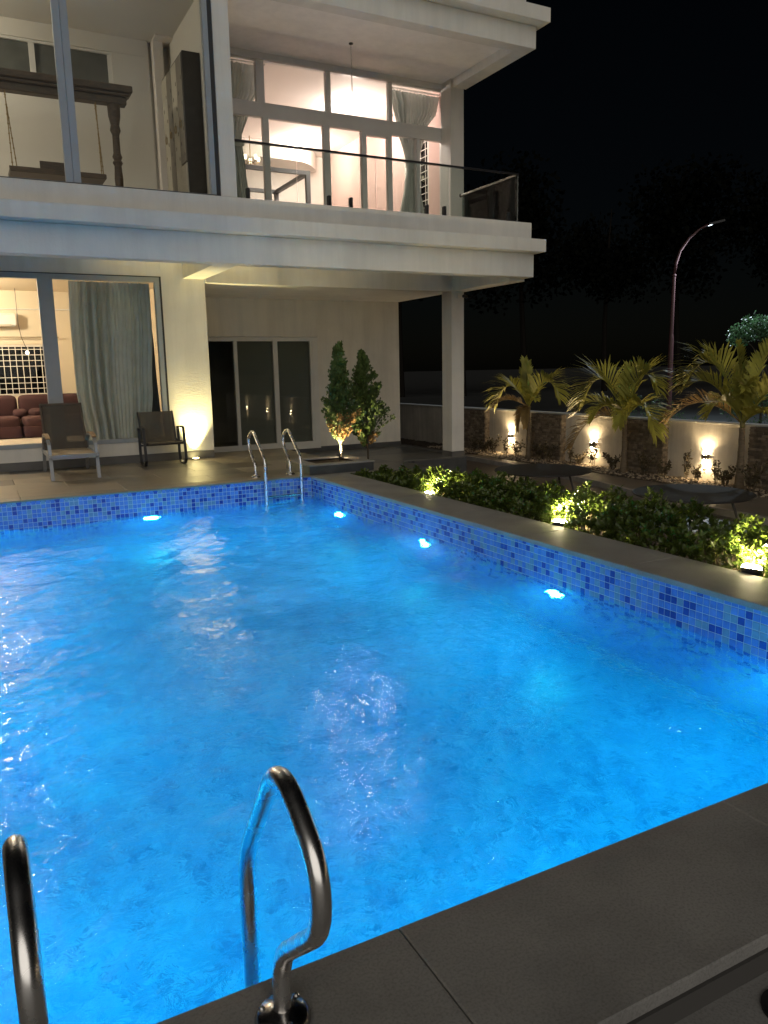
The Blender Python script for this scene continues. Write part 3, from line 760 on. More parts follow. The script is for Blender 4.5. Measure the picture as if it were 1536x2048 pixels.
# ================================================================== CURTAINS
def curtain(name, label, y, prof, folds, amp, m='curtain', nz=26, nu=280, tie=None):
    # prof: list of (z, x_left, x_right) from top to bottom
    t = thing(name, ((prof[0][1] + prof[0][2]) / 2, y, prof[-1][0]), label, 'curtain', 'grey curtains behind the windows')
    mb = MB(); P = []; F = []
    ztop, zbot = prof[0][0], prof[-1][0]; rnd = random.Random(len(label)); seedp = rnd.uniform(0, 6)
    ph = [rnd.uniform(-0.5, 0.5) for _ in range(40)]
    for j in range(nz + 1):
        z = ztop + (zbot - ztop) * j / nz
        for k in range(len(prof) - 1):
            if prof[k][0] >= z >= prof[k + 1][0]:
                s = (prof[k][0] - z) / max(1e-6, prof[k][0] - prof[k + 1][0]); s = s * s * (3 - 2 * s)
                xl = prof[k][1] * (1 - s) + prof[k + 1][1] * s; xr = prof[k][2] * (1 - s) + prof[k + 1][2] * s
                break
        for i in range(nu + 1):
            u = i / nu
            a = folds * 2 * math.pi * u + 0.8 * math.sin(5 * u + 2.0 * (j / nz)) + ph[int(u * folds) % 40] * 1.4
            d = amp * (0.55 + 0.45 * math.sin(3.1 * u + 1)) * (0.6 + 0.4 * j / nz)
            a += 1.1 * math.sin(7.3 * u + seedp) + 0.8 * math.sin(16.7 * u + 1.7 * seedp + 0.8 * j / nz)
            d *= 0.75 + 0.5 * math.sin(11.3 * u + 2.1 * seedp)
            P.append((xl + (xr - xl) * u + 0.35 * d * math.cos(a * 0.5), y + d * (1.0 - 2.0 * abs(math.sin(a * 0.5)) ** 0.75), z))
    for j in range(nz):
        for i in range(nu):
            q = j * (nu + 1) + i; F.append((q, q + 1, q + nu + 2, q + nu + 1))
    mb.add(P, F); mb.build('cloth', m, t, smooth=True)
    mb = MB()
    for i in range(int(folds)):
        x = prof[0][1] + (prof[0][2] - prof[0][1]) * (i + 0.5) / folds
        mb.tube([(x, y, ztop + 0.0), (x, y, ztop + 0.03)], 0.006, 6)
    mb.box(prof[0][1] - 0.05, prof[0][2] + 0.05, y - 0.012, y + 0.012, ztop + 0.025, ztop + 0.045)
    mb.build('rail', 'alu', t)
    if tie:
        zt, xl, xr = tie
        MB().flatbar([(xl - 0.02, y - amp - 0.02, zt), ((xl + xr) / 2, y - amp - 0.03, zt - 0.02), (xr + 0.05, y + 0.02, zt + 0.03)], 0.06, 0.012, side=(0, 0, 1)).build('tie_band', m, t)
    return t
curtain('curtain', 'wide grey-green curtain inside the ground-floor window beside the lit column', 3.46,
        [(2.84, -2.50, -1.27), (2.2, -2.52, -1.27), (1.2, -2.52, -1.33), (0.36, -2.42, -1.42)], 19, 0.085)
lin = curtain('curtain', 'narrow dark lining curtain showing right of the wide grey-green curtain', 3.56,
        [(2.84, -1.55, -1.28), (1.6, -1.5, -1.24), (0.36, -1.55, -1.20)], 4, 0.02, m='curtain_lining')
curtain('curtain', 'tied grey curtain at the right end of the balcony window', 3.62,
        [(6.406, 3.266, 4.338), (6.173, 3.334, 4.299), (5.783, 3.422, 4.045), (5.247, 3.597, 3.89), (5.053, 3.636, 3.851), (4.809, 3.578, 3.909), (4.225, 3.461, 4.007), (3.55, 3.383, 4.084)], 15, 0.06, tie=(5.10, 3.64, 3.85))
curtain('curtain', 'gathered grey curtain at the left end of the balcony window', 3.62,
        [(6.426, -0.006, 0.87), (6.075, 0.013, 0.792), (5.686, 0.072, 0.598), (5.247, 0.14, 0.451), (4.809, 0.14, 0.5), (3.55, 0.169, 0.656)], 11, 0.06, tie=(5.15, 0.14, 0.45))

# ================================================================== UPPER-LEFT ROOM: swing and wardrobe
sw = thing('indoor_swing', (-2.6, 2.6, 3.60), 'dark carved wooden swing frame with chains in the upper left room', 'swing')
mb = MB(); mb.box(-5.2, -1.60, 2.52, 2.68, 5.20, 5.30, ch=0.01); mb.box(-5.24, -1.56, 2.47, 2.73, 5.302, 5.345, ch=0.012); mb.box(-5.30, -1.52, 2.44, 2.76, 5.347, 5.44, ch=0.012)
mb.build('beam', 'swing_wood', sw)
prof = [(0.075, 0), (0.085, 0.04), (0.06, 0.06), (0.062, 0.24), (0.08, 0.27), (0.055, 0.30), (0.075, 0.34), (0.05, 0.38), (0.062, 0.60), (0.05, 0.78), (0.072, 0.82), (0.05, 0.86), (0.07, 0.90), (0.052, 0.95), (0.05, 1.2), (0.075, 1.26), (0.06, 1.33), (0.085, 1.45), (0.09, 1.60)]
for x in (-1.77, -5.0):
    MB().lathe((x, 2.6, 3.601), prof, 18).build('post', 'swing_wood', sw, smooth=True, auto=50)
for (x0, x1) in ((-3.18, -3.14), (-2.02, -1.99)):
    for dy in (-0.16, 0.16):
        if x0 < -3 and dy > 0: pass
        mb = MB(); mb.tube([(x0, 2.6 + dy * 0.25, 5.2), (x1 + dy * 0.25, 2.6 + dy, 4.2)], 0.008, 6)
        for i in range(8):
            s = (i + 0.5) / 8
            p = Vector((x0, 2.6 + dy * 0.25, 5.2)).lerp(Vector((x1 + dy * 0.25, 2.6 + dy, 4.2)), s)
            mb.lathe((p.x, p.y, p.z - 0.012), [(0.004, 0), (0.016, 0.012), (0.004, 0.024)], 8)
        mb.build('chain', 'brass', sw)
mb = MB(); mb.box(-3.22, -1.98, 2.36, 2.84, 4.13, 4.20, ch=0.01); mb.build('seat', 'swing_wood', sw)
mb = MB(); mb.box(-3.2, -2.0, 2.80, 2.84, 4.2, 4.30); mb.box(-2.80, -2.36, 2.80, 2.84, 4.302, 4.40); mb.build('backrest', 'swing_wood', sw)

wd = thing('wardrobe', (-0.77, 2.6, 3.6), 'tall dark wardrobe with pale carved doors in the upper left room', 'wardrobe')
mb = MB(); mb.box(-0.885, -0.632, 2.05, 3.30, 3.601, 5.88, ch=0.004); mb.build('carcass', 'wardrobe_dark', wd)
for i in range(4):
    y0 = 2.07 + i * 0.305
    d = MB().box(-0.905, -0.887, y0, y0 + 0.298, 3.66 if i else 4.42, 5.84, ch=0.004).build('door', 'wardrobe_light' if i % 2 else 'wardrobe_mid', wd)
    mb = MB()
    for k in range(7):
        mb.box(-0.909, -0.906, y0 + 0.04 + 0.16 * (k % 2), y0 + 0.055 + 0.16 * (k % 2), 4.5 + 0.17 * k, 4.55 + 0.17 * k)
    mb.build('inlay', 'wardrobe_dark', d, kind='stuff')
    tp = [(-0.92, y0 + 0.15 + 0.05 * math.cos(a), 4.95 + 0.05 * math.sin(a)) for a in [j * math.pi / 6 for j in range(13)]]
    MB().tube(tp, 0.006, 6, cap=False).build('ring_handle', 'brass', d)
MB().box(-0.905, -0.887, 2.07, 2.368, 3.66, 4.40, ch=0.004).build('drawer_front', 'wardrobe_light', wd)

# ================================================================== BEDROOM: four-poster
bed_ = thing('four_poster_bed', (2.0, 7.2, 3.53), 'grey four-poster bed frame seen through the balcony window', 'bed')
for (x, y) in ((2.74, 6.3), (2.74, 8.2), (0.95, 6.3), (0.95, 8.2)):
    MB().box(x - 0.045, x + 0.045, y - 0.045, y + 0.045, 3.531, 5.46).build('post', 'bed_grey', bed_)
MB().box(0.90, 2.79, 6.26, 6.34, 5.462, 5.54).build('top_rail', 'bed_grey', bed_)
MB().box(0.90, 2.79, 8.16, 8.24, 5.462, 5.54).build('top_rail', 'bed_grey', bed_)
MB().box(2.70, 2.785, 6.342, 8.158, 5.463, 5.539).build('top_rail', 'bed_grey', bed_)
MB().box(0.905, 0.985, 6.342, 8.158, 5.463, 5.539).build('top_rail', 'bed_grey', bed_)
MB().box(0.99, 2.69, 6.35, 8.15, 3.80, 4.05, ch=0.05).build('mattress', 'white_plastic', bed_)
MB().box(0.99, 2.69, 8.17, 8.23, 3.8, 4.7, ch=0.01).build('headboard', 'bed_grey', bed_)
wa = thing('wall_chandelier', (2.05, 7.9, 6.0), 'small brass chandelier glinting behind the left bedroom curtain', 'chandelier')
MB().tube([(2.05, 7.9, 6.57), (2.05, 7.9, 6.05)], 0.01, 8).build('stem', 'brass', wa)
for k in range(5):
    a = k * 2 * math.pi / 5
    MB().tube([(2.05, 7.9, 6.05), (2.05 + 0.1 * math.cos(a), 7.9 + 0.1 * math.sin(a), 5.98), (2.05 + 0.19 * math.cos(a), 7.9 + 0.19 * math.sin(a), 6.04)], 0.01, 6).build('arm', 'brass', wa, smooth=True)
    MB().lathe((2.05 + 0.19 * math.cos(a), 7.9 + 0.19 * math.sin(a), 6.04), [(0.02, 0), (0.035, 0.05), (0.03, 0.1)], 10).build('shade', 'globe', wa, smooth=True)

# ================================================================== SOFA ROOM
so = thing('sofa', (-3.3, 5.8, 0.34), 'maroon upholstered recliner sofa inside the ground-floor window', 'sofa')
def cushion(name, x0, x1, y0, y1, z0, z1, r=0.5, m='sofa', parent=so):
    # superellipsoid: plump but boxy
    mb = MB(); nu, nv = 28, 14; P = []; F = []
    cx, cy_, cz = (x0 + x1) / 2, (y0 + y1) / 2, (z0 + z1) / 2
    sg = lambda v, e: math.copysign(abs(v) ** e, v)
    for j in range(nv + 1):
        ph = -math.pi / 2 + math.pi * j / nv
        for i in range(nu):
            th = 2 * math.pi * i / nu
            P.append((cx + (x1 - x0) / 2 * sg(math.cos(ph), r) * sg(math.cos(th), r), cy_ + (y1 - y0) / 2 * sg(math.cos(ph), r) * sg(math.sin(th), r), cz + (z1 - z0) / 2 * sg(math.sin(ph), r)))
    for j in range(nv):
        for i in range(nu): F.append((j * nu + i, j * nu + (i + 1) % nu, (j + 1) * nu + (i + 1) % nu, (j + 1) * nu + i))
    mb.add(P, F)
    return mb.build(name, m, parent, smooth=True)
for i, (a, b) in enumerate(((-2.60, -2.0), (-3.24, -2.62), (-3.88, -3.26), (-4.5, -3.90))):
    cushion('back_cushion', a, b, 5.90, 6.35, 0.66, 1.08, 0.36)
    cushion('seat_cushion', a, b, 5.22, 6.0, 0.52, 0.72, 0.36)
    cushion('front_panel', a, b, 5.22, 5.6, 0.345, 0.56, 0.22)
for xa in (-3.36, -3.10):
    cushion('armrest', xa, xa + 0.24, 5.5, 6.0, 0.66, 0.84, 0.7)
MB().box(-4.6, -1.95, 5.4, 6.4, 0.341, 0.55, ch=0.03).build('base', 'sofa', so)
ac = thing('air_conditioner', (-3.6, 6.5, 2.35), 'white split air conditioner on the wall above the grille window', 'air conditioner')
MB().box(-4.3, -3.12, 6.40, 6.549, 2.32, 2.56, ch=0.03).build('casing', 'white_plastic', ac, smooth=True, auto=40)
MB().box(-4.2, -3.2, 6.385, 6.398, 2.325, 2.36).build('vent_flap', 'wardrobe_light', ac)
pe = thing('arc_lamp', (-3.03, 6.2, 2.98), 'small glowing globe on a thin drooping wire before the grille', 'lamp')
MB().tube([(-3.10, 6.2, 2.979), (-3.10, 6.2, 2.35), (-3.07, 6.2, 2.12), (-3.0, 6.2, 1.90)], 0.006, 6).build('wire', 'steel_dark', pe)
MB().lathe((-2.995, 6.2, 1.84), [(0.008, -0.035), (0.026, -0.024), (0.035, 0), (0.026, 0.024), (0.008, 0.035)], 14).build('bulb', 'globe', pe, smooth=True)
st = thing('side_table', (-1.44, 3.75, 0.34), 'small glass-topped side table inside behind the dark chair', 'table')
MB().lathe((-1.44, 3.75, 0.79), [(0.22, 0), (0.225, 0.006), (0.22, 0.012)], 28).build('top', 'clear', st)
for k in range(3):
    a = k * 2.094 + 0.4
    MB().tube([(-1.44 + 0.17 * math.cos(a), 3.75 + 0.17 * math.sin(a), 0.341), (-1.44 + 0.15 * math.cos(a), 3.75 + 0.15 * math.sin(a), 0.788)], 0.009, 8).build('leg', 'chrome_dull', st)
va = thing('glass_vase', (-1.33, 3.7, 0.803), 'clear glass vase with dry twigs on the side table', 'vase')
MB().lathe((-1.33, 3.7, 0.803), [(0.035, 0), (0.045, 0.03), (0.04, 0.08), (0.02, 0.12), (0.03, 0.15)], 16).build('body', 'clear', va, smooth=True)
for k in range(5):
    a = k * 1.3
    MB().tube([(-1.33, 3.7, 0.81), (-1.33 + 0.04 * math.cos(a), 3.7 + 0.03 * math.sin(a), 1.0), (-1.33 + 0.1 * math.cos(a), 3.7 + 0.05 * math.sin(a), 1.13)], 0.003, 5).build('twig', 'stem', va)

# ================================================================== DECK FURNITURE
lg = thing('sun_lounger', (-2.83, 2.2, 0), 'silver framed sun lounger with raised brown mesh back on the deck', 'sun lounger')
xl, xr, yf0 = -3.12, -2.52, 1.60
for s_, x in ((-1, xl), (1, xr)):
    arm = [(x, yf0, 0.001), (x + s_ * 0.0, yf0 + 0.06, 0.30), (x, yf0 + 0.12, 0.47), (x, yf0 + 0.25, 0.555), (x, yf0 + 0.50, 0.58), (x, yf0 + 0.85, 0.555), (x, yf0 + 1.02, 0.45), (x, yf0 + 1.15, 0.22), (x, yf0 + 1.24, 0.001)]
    MB().flatbar(arm, 0.045, 0.03).build('leg_frame', 'lounger_frame', lg, smooth=True, auto=30)
    MB().flatbar([(x, yf0 + 0.20, 0.555), (x, yf0 + 0.35, 0.592), (x, yf0 + 0.55, 0.602), (x, yf0 + 0.78, 0.585)], 0.058, 0.018).build('armrest', 'arm_wood', lg)
    MB().box(x - 0.02 - 0.0, x + 0.02, yf0 - 0.02, yf0 + 1.30, 0.30, 0.345).build('side_rail', 'lounger_frame', lg)
MB().box(xl + 0.022, xr - 0.022, yf0 - 0.02, yf0 + 0.03, 0.29, 0.345).build('front_rail', 'lounger_frame', lg)
MB().box(xl + 0.022, xr - 0.022, yf0 + 0.03, yf0 + 1.05, 0.332, 0.342).build('seat_mesh', 'mesh_seat', lg)
bx0, bx1 = xl + 0.03, xr - 0.03
by0, by1, bz0, bz1 = yf0 + 0.95, yf0 + 1.28, 0.345, 0.98
mb = MB(); mb.add([(bx0, by0, bz0), (bx1, by0, bz0), (bx1, by1, bz1), (bx0, by1, bz1), (bx0, by0 + 0.01, bz0), (bx1, by0 + 0.01, bz0), (bx1, by1 + 0.01, bz1), (bx0, by1 + 0.01, bz1)],
                  [(0, 1, 2, 3), (7, 6, 5, 4), (0, 4, 5, 1), (1, 5, 6, 2), (2, 6, 7, 3), (3, 7, 4, 0)])
pane_mat('mesh_back', (0.22, 0.20, 0.17), 0.02, 0.6)
def screen_mat(name, col, openness):
    m = bpy.data.materials.new(name); m.use_nodes = True; n, l = m.node_tree.nodes, m.node_tree.links
    b = n['Principled BSDF']; b.inputs['Base Color'].default_value = (*col, 1); b.inputs['Roughness'].default_value = 0.7
    t = n.new('ShaderNodeBsdfTransparent'); mx = n.new('ShaderNodeMixShader'); mx.inputs[0].default_value = openness
    l.new(b.outputs[0], mx.inputs[1]); l.new(t.outputs[0], mx.inputs[2]); l.new(mx.outputs[0], n['Material Output'].inputs['Surface']); MT[name] = m
screen_mat('mesh_screen', (0.085, 0.07, 0.055), 0.27)
mb.build('back_mesh', 'mesh_screen', lg)
for x in (bx0 - 0.012, bx1 + 0.012):
    MB().flatbar([(x, by0, bz0), (x, by1, bz1)], 0.024, 0.03).build('back_rail', 'mesh_fabric', lg)
MB().flatbar([(bx0 - 0.024, by1 + 0.005, bz1 + 0.008), (bx1 + 0.024, by1 + 0.005, bz1 + 0.008)], 0.024, 0.03, side=(0, 1, 0)).build('back_rail', 'mesh_fabric', lg)
MB().flatbar([(bx0, by0 + 0.24, 0.36 + 0.30), (bx0 + 0.03, by0 + 0.30, 0.345)], 0.02, 0.015).build('prop', 'lounger_frame', lg)

ch = thing('sling_chair', (-1.42, 2.7, 0), 'low dark brown sling armchair with loop legs beside the lit column', 'chair')
cy0 = 2.42
for x in (-1.72, -1.11):
    loop = [(x, cy0 + 0.04, 0.57), (x, cy0 + 0.0, 0.35), (x, cy0 - 0.03, 0.10), (x, cy0 + 0.03, 0.02), (x, cy0 + 0.12, 0.004 + 0.012), (x, cy0 + 0.26, 0.016), (x, cy0 + 0.36, 0.05), (x, cy0 + 0.40, 0.14), (x, cy0 + 0.40, 0.38), (x, cy0 + 0.42, 0.575), (x, cy0 + 0.2, 0.59), (x, cy0 + 0.035, 0.582)]
    MB().flatbar(loop, 0.04, 0.022).build('leg_loop', 'chair_frame', ch, smooth=True, auto=30)
MB().tube([(-1.72, cy0 + 0.02, 0.335), (-1.11, cy0 + 0.02, 0.335)], 0.014, 10).build('cross_bar', 'chair_frame', ch)
MB().tube([(-1.72, cy0 + 0.40, 0.30), (-1.11, cy0 + 0.40, 0.30)], 0.014, 10).build('cross_bar', 'chair_frame', ch)
sp = [(cy0 - 0.01, 0.352), (cy0 + 0.06, 0.372), (cy0 + 0.22, 0.352), (cy0 + 0.38, 0.345), (cy0 + 0.455, 0.40), (cy0 + 0.50, 0.55), (cy0 + 0.55, 0.70), (cy0 + 0.61, 0.815)]
mb = MB(); P = []; F = []
for (yy_, zz) in sp:
    for x in (-1.675, -1.155): P += [(x, yy_, zz), (x, yy_ + 0.004, zz - 0.012)]
for i in range(len(sp) - 1):
    a = 4 * i; F += [(a, a + 2, a + 6, a + 4), (a + 1, a + 5, a + 7, a + 3), (a, a + 4, a + 5, a + 1), (a + 2, a + 3, a + 7, a + 6)]
e = 4 * (len(sp) - 1); F += [(0, 1, 3, 2), (e, e + 2, e + 3, e + 1)]
mb.add(P, F); mb.build('sling', 'mesh_screen', ch, smooth=True, auto=40)
for x in (-1.685, -1.145):
    MB().flatbar([(x, a, b) for a, b in sp], 0.022, 0.026).build('sling_rail', 'chair_frame', ch)

# ================================================================== POOL LADDERS
def arc_path(pts, r, n=6):
    out = [Vector(pts[0])]
    for i in range(1, len(pts) - 1):
        p, a, b = Vector(pts[i]), Vector(pts[i - 1]), Vector(pts[i + 1])
        d1, d2 = (a - p), (b - p); rr = min(r[i], d1.length * 0.49, d2.length * 0.49)
        A = p + d1.normalized() * rr; B = p + d2.normalized() * rr
        for k in range(n + 1):
            t = k / n; out.append(A * (1 - t) ** 2 + p * 2 * t * (1 - t) + B * t * t)
    out.append(Vector(pts[-1])); return out
def ladder(name, label, edge, sgn, x0, x1, foot, zz, rad=0.0205):
    t = thing(name, ((x0 + x1) / 2, edge, 0), label, 'ladder', 'steel pool ladders')
    for x in (x0, x1):
        prof = [(foot, 0.0), (foot + 0.01, 0.17), (foot + 0.25, 0.39), (foot + 0.25, 0.52), (foot + 0.055, 0.645), (-0.10, 0.27), (-0.10, -1.25)]
        pts = [(x, edge + sgn * a, b) for a, b in prof]
        path = arc_path(pts, [0, 0.07, 0.10, 0.16, 0.17, 0.10, 0], 10)
        MB().tube(path, rad, 16).build('handrail', 'chrome', t, smooth=True, auto=60)
        MB().lathe((x, edge + sgn * foot, 0.0), [(0.062, 0.0005), (0.062, 0.008), (0.052, 0.022), (0.030, 0.03), (rad + 0.003, 0.034)], 28).build('flange', 'chrome_dull', t, smooth=True, auto=40)
        mb = MB()
        for k in range(3):
            a = k * 2.094 + 0.5
            mb.lathe((x + 0.046 * math.cos(a), edge + sgn * foot + 0.046 * math.sin(a), 0.0215), [(0.007, 0), (0.007, 0.005), (0.004, 0.008)], 8)
        mb.build('bolt', 'chrome_dull', t)
    for z in (-0.22, -0.47, -0.72, -0.97):
        y = edge - sgn * 0.10
        mb = MB(); mb.box(x0 + rad, x1 - rad, y - 0.038, y + 0.038, z - 0.012, z + 0.012, ch=0.006)
        mb.build('step', 'chrome_dull', t)
    return t
ladder('pool_ladder', 'polished steel pool ladder in the near corner of the pool', PN, -1, -4.00, -3.52, 0.12, 0.7)
ladder('pool_ladder', 'polished steel pool ladder at the far right corner of the pool', 0.0, 1, -0.68, -0.18, 0.30, 0.7)

# ================================================================== POOL LIGHTS, DECK UPLIGHT
def pool_light(loc, nrm, label):
    t = thing('pool_light', loc, label, 'pool light', 'round underwater pool lights')
    x, y, z = loc; ax = 'X' if abs(nrm[0]) else 'Y'; s = nrm[0] + nrm[1]
    MB().lathe((x, y, z), [(0.105, 0.0), (0.105, s * 0.012), (0.086, s * 0.02)], 28, axis=ax).build('rim', 'chrome_dull', t, smooth=True, auto=40)
    MB().lathe((x + nrm[0] * 0.0205, y + nrm[1] * 0.0205, z), [(0.082, 0.0), (0.066, s * 0.012), (0.02, s * 0.018)], 28, axis=ax).build('lens', 'lens_pool', t, smooth=True)
LZ = -0.56
for y, w in ((-0.97, 'nearest the far corner on the right wall'), (-3.03, 'second from the far corner on the right wall'), (-5.10, 'third from the far corner on the right wall'), (-7.16, 'at the right edge of the picture on the right wall')):
    pool_light((-0.001, y, LZ), (-1, 0), 'bright round underwater light ' + w)
for y, w in ((-0.97, 'nearest the deck'), (-3.03, 'second from the deck'), (-5.10, 'third from the deck'), (-7.16, 'nearest the camera')):
    pool_light((PL + 0.001, y, LZ), (1, 0), 'round underwater light on the left pool wall, ' + w)
pool_light((-2.17, -0.001, LZ), (0, -1), 'bright round underwater light on the far wall below the deck')
pool_light((-2.17, PN + 0.001, LZ), (0, 1), 'round underwater light on the near wall under the coping')

ul = thing('deck_uplight', (-0.80, 3.03, 0), 'small round uplight glowing on the deck at the foot of the column', 'uplight')
MB().lathe((-0.80, 3.03, 0.0015), [(0.062, 0), (0.062, 0.016), (0.05, 0.022)], 24).build('rim', 'chrome_dull', ul, smooth=True, auto=40)
MB().lathe((-0.80, 3.03, 0.0235), [(0.05, 0), (0.03, 0.006)], 24).build('lens', 'lens_up', ul)
light('bulb', 'SPOT', (-0.80, 3.045, 0.06), 230, (1.0, 0.83, 0.36), ul, size=0.03, direction=(0.06, 0.05, 1), spot=72, blend=1.0)
# ================================================================== PLANTER AND CONIFERS
pb = thing('stone_planter', (0.5, 0.5, 0), 'low dark stone planter at the far pool corner', 'planter')
px0, px1, py0, py1, pz = 0.012, 0.99, 0.055, 0.98, 0.135
mb = MB(); wt = 0.035
mb.box(px0, px1, py0, py0 + wt, 0.002, pz - 0.021); mb.box(px0, px1, py1 - wt, py1, 0.002, pz - 0.021)
mb.box(px0, px0 + wt, py0 + wt, py1 - wt, 0.002, pz - 0.021); mb.box(px1 - wt, px1, py0 + wt, py1 - wt, 0.002, pz - 0.021)
mb.build('body', 'dark_stone', pb)
mb = MB(); o_ = 0.012; r_w = 0.16
mb.box(px0 - o_, px1 + o_, py0 - o_, py0 + r_w, pz - 0.02, pz, ch=0.003); mb.build('rim', 'coping', pb)
MB().box(px0 - o_, px1 + o_, py1 - r_w, py1 + o_, pz - 0.02, pz, ch=0.003).build('rim', 'coping', pb)
MB().box(px0 - o_, px0 + r_w, py0 + r_w + 0.001, py1 - r_w - 0.001, pz - 0.02, pz, ch=0.003).build('rim', 'coping', pb)
MB().box(px1 - r_w, px1 + o_, py0 + r_w + 0.001, py1 - r_w - 0.001, pz - 0.02, pz, ch=0.003).build('rim', 'coping', pb)
MB().box(px0 + wt, px1 - wt, py0 + wt, py1 - wt, 0.01, pz - 0.045).build('soil', 'soil', pb)

def leaf(mb, p, d, w, L, W, mi=0, fold=0.15):
    # obovate leaf: d length direction, w width direction (unit vectors)
    n = d.cross(w)
    b = p; t = p + d * L
    m1 = p + d * (L * 0.55); m0 = p + d * (L * 0.25)
    mb.add([b, m0 + w * W * 0.30 + n * fold * W * .5, m1 + w * W * 0.5 + n * fold * W, t, m1 - w * W * 0.5 + n * fold * W, m0 - w * W * 0.30 + n * fold * W * .5, m1],
           [(0, 1, 6), (1, 2, 6), (2, 3, 6), (3, 4, 6), (4, 5, 6), (5, 0, 6)], mi)
def rdir(rnd):
    while True:
        v = Vector((rnd.uniform(-1, 1), rnd.uniform(-1, 1), rnd.uniform(-1, 1)))
        if 0.05 < v.length < 1: return v.normalized()

def conifer(name, label, base, ztrunk0, zc0, ztop, rmax, seed, dry=0.25, lean=0.0):
    t = thing(name, (base[0], base[1], ztrunk0), label, 'tree', 'pair of small conifers by the planter')
    rnd = random.Random(seed); H = ztop - zc0
    MB().tube([(base[0], base[1], ztrunk0), (base[0] + 0.01, base[1], (ztrunk0 + zc0) / 2), (base[0], base[1], zc0 + 0.1), (base[0] + lean, base[1], ztop - 0.1)], [0.02, 0.017, 0.015, 0.004], 8).build('trunk', 'bark', t, smooth=True)
    green, dead, sticks = MB(), MB(), MB()
    nb = 170
    for i in range(nb):
        h = (i + rnd.random()) / nb
        ang = rnd.uniform(0, 6.283)
        # outline: quick swell at the bottom, long taper, ragged
        w = rmax * (min(1, (h + 0.10) / 0.26)) * (1 - h) ** 0.85 * (0.70 + 0.45 * rnd.random()) * (0.82 + 0.25 * math.sin(3 * ang + seed))
        w = max(0.03, w)
        z0 = zc0 + h * H
        o0 = Vector((base[0] + lean * h, base[1], z0 - 0.08 * (1 - h)))
        tip = o0 + Vector((math.cos(ang) * w, math.sin(ang) * w, 0.10 + 0.35 * w))
        sticks.tube([o0, (o0 + tip) / 2, tip], [0.005, 0.004, 0.002], 4, cap=False)
        isdry = (h < dry and rnd.random() < 0.75)
        for k in range(26):
            s = rnd.uniform(0.25, 1.08) if k > 3 else 1.05
            p = o0.lerp(tip, s) + rdir(rnd) * 0.035
            d = ((tip - o0).normalized() + Vector((0, 0, 0.9)) + rdir(rnd) * 0.55).normalized()
            wv = d.cross(rdir(rnd)).normalized()
            L = rnd.uniform(0.035, 0.065); W = rnd.uniform(0.014, 0.026)
            mbx = dead if (isdry and s < 1.0) else green
            mbx.add([p, p + d * L * 0.5 + wv * W, p + d * L, p + d * L * 0.55 - wv * W], [(0, 1, 2), (0, 2, 3)])
            d2 = (d + wv * 0.9).normalized(); p2 = p + d * L * 0.35
            mbx.add([p2, p2 + d2 * L * 0.4 + d.cross(wv) * W * 0.7, p2 + d2 * L * 0.8], [(0, 1, 2)])
    sticks.build('branch_work', 'bark', t, kind='stuff')
    green.build('crown', 'thuja', t, kind='stuff'); dead.build('dry_foliage', 'thuja_dry', t, kind='stuff')
    return t
conifer('conifer', 'slim conifer rising from the planter behind a small spotlight', (0.78, 0.72), 0.09, 0.40, 1.64, 0.33, 21, dry=0.20)
conifer('conifer', 'bushier conifer just right of the planter, lit yellow on its left', (1.42, 1.10), -0.75, 0.26, 1.54, 0.42, 34, dry=0.08, lean=-0.07)
spt = thing('garden_spotlight', (0.72, 0.64, 0.09), 'tiny glaring spotlight on a stake in the planter', 'spotlight')
MB().tube([(0.72, 0.64, 0.09), (0.72, 0.64, 0.165)], 0.006, 8).build('stake', 'black', spt)
MB().tube([(0.715, 0.645, 0.165), (0.735, 0.665, 0.205)], [0.02, 0.028], 14).build('head', 'black', spt, smooth=True, auto=40)
MB().lathe((0.736, 0.664, 0.208), [(0.024, 0), (0.02, 0.004)], 16).build('lens', 'bulb_spot', spt)
light('bulb', 'SPOT', (0.738, 0.666, 0.216), 60, (1.0, 0.80, 0.40), spt, size=0.02, direction=(0.30, 0.10, 1), spot=150, blend=0.6)

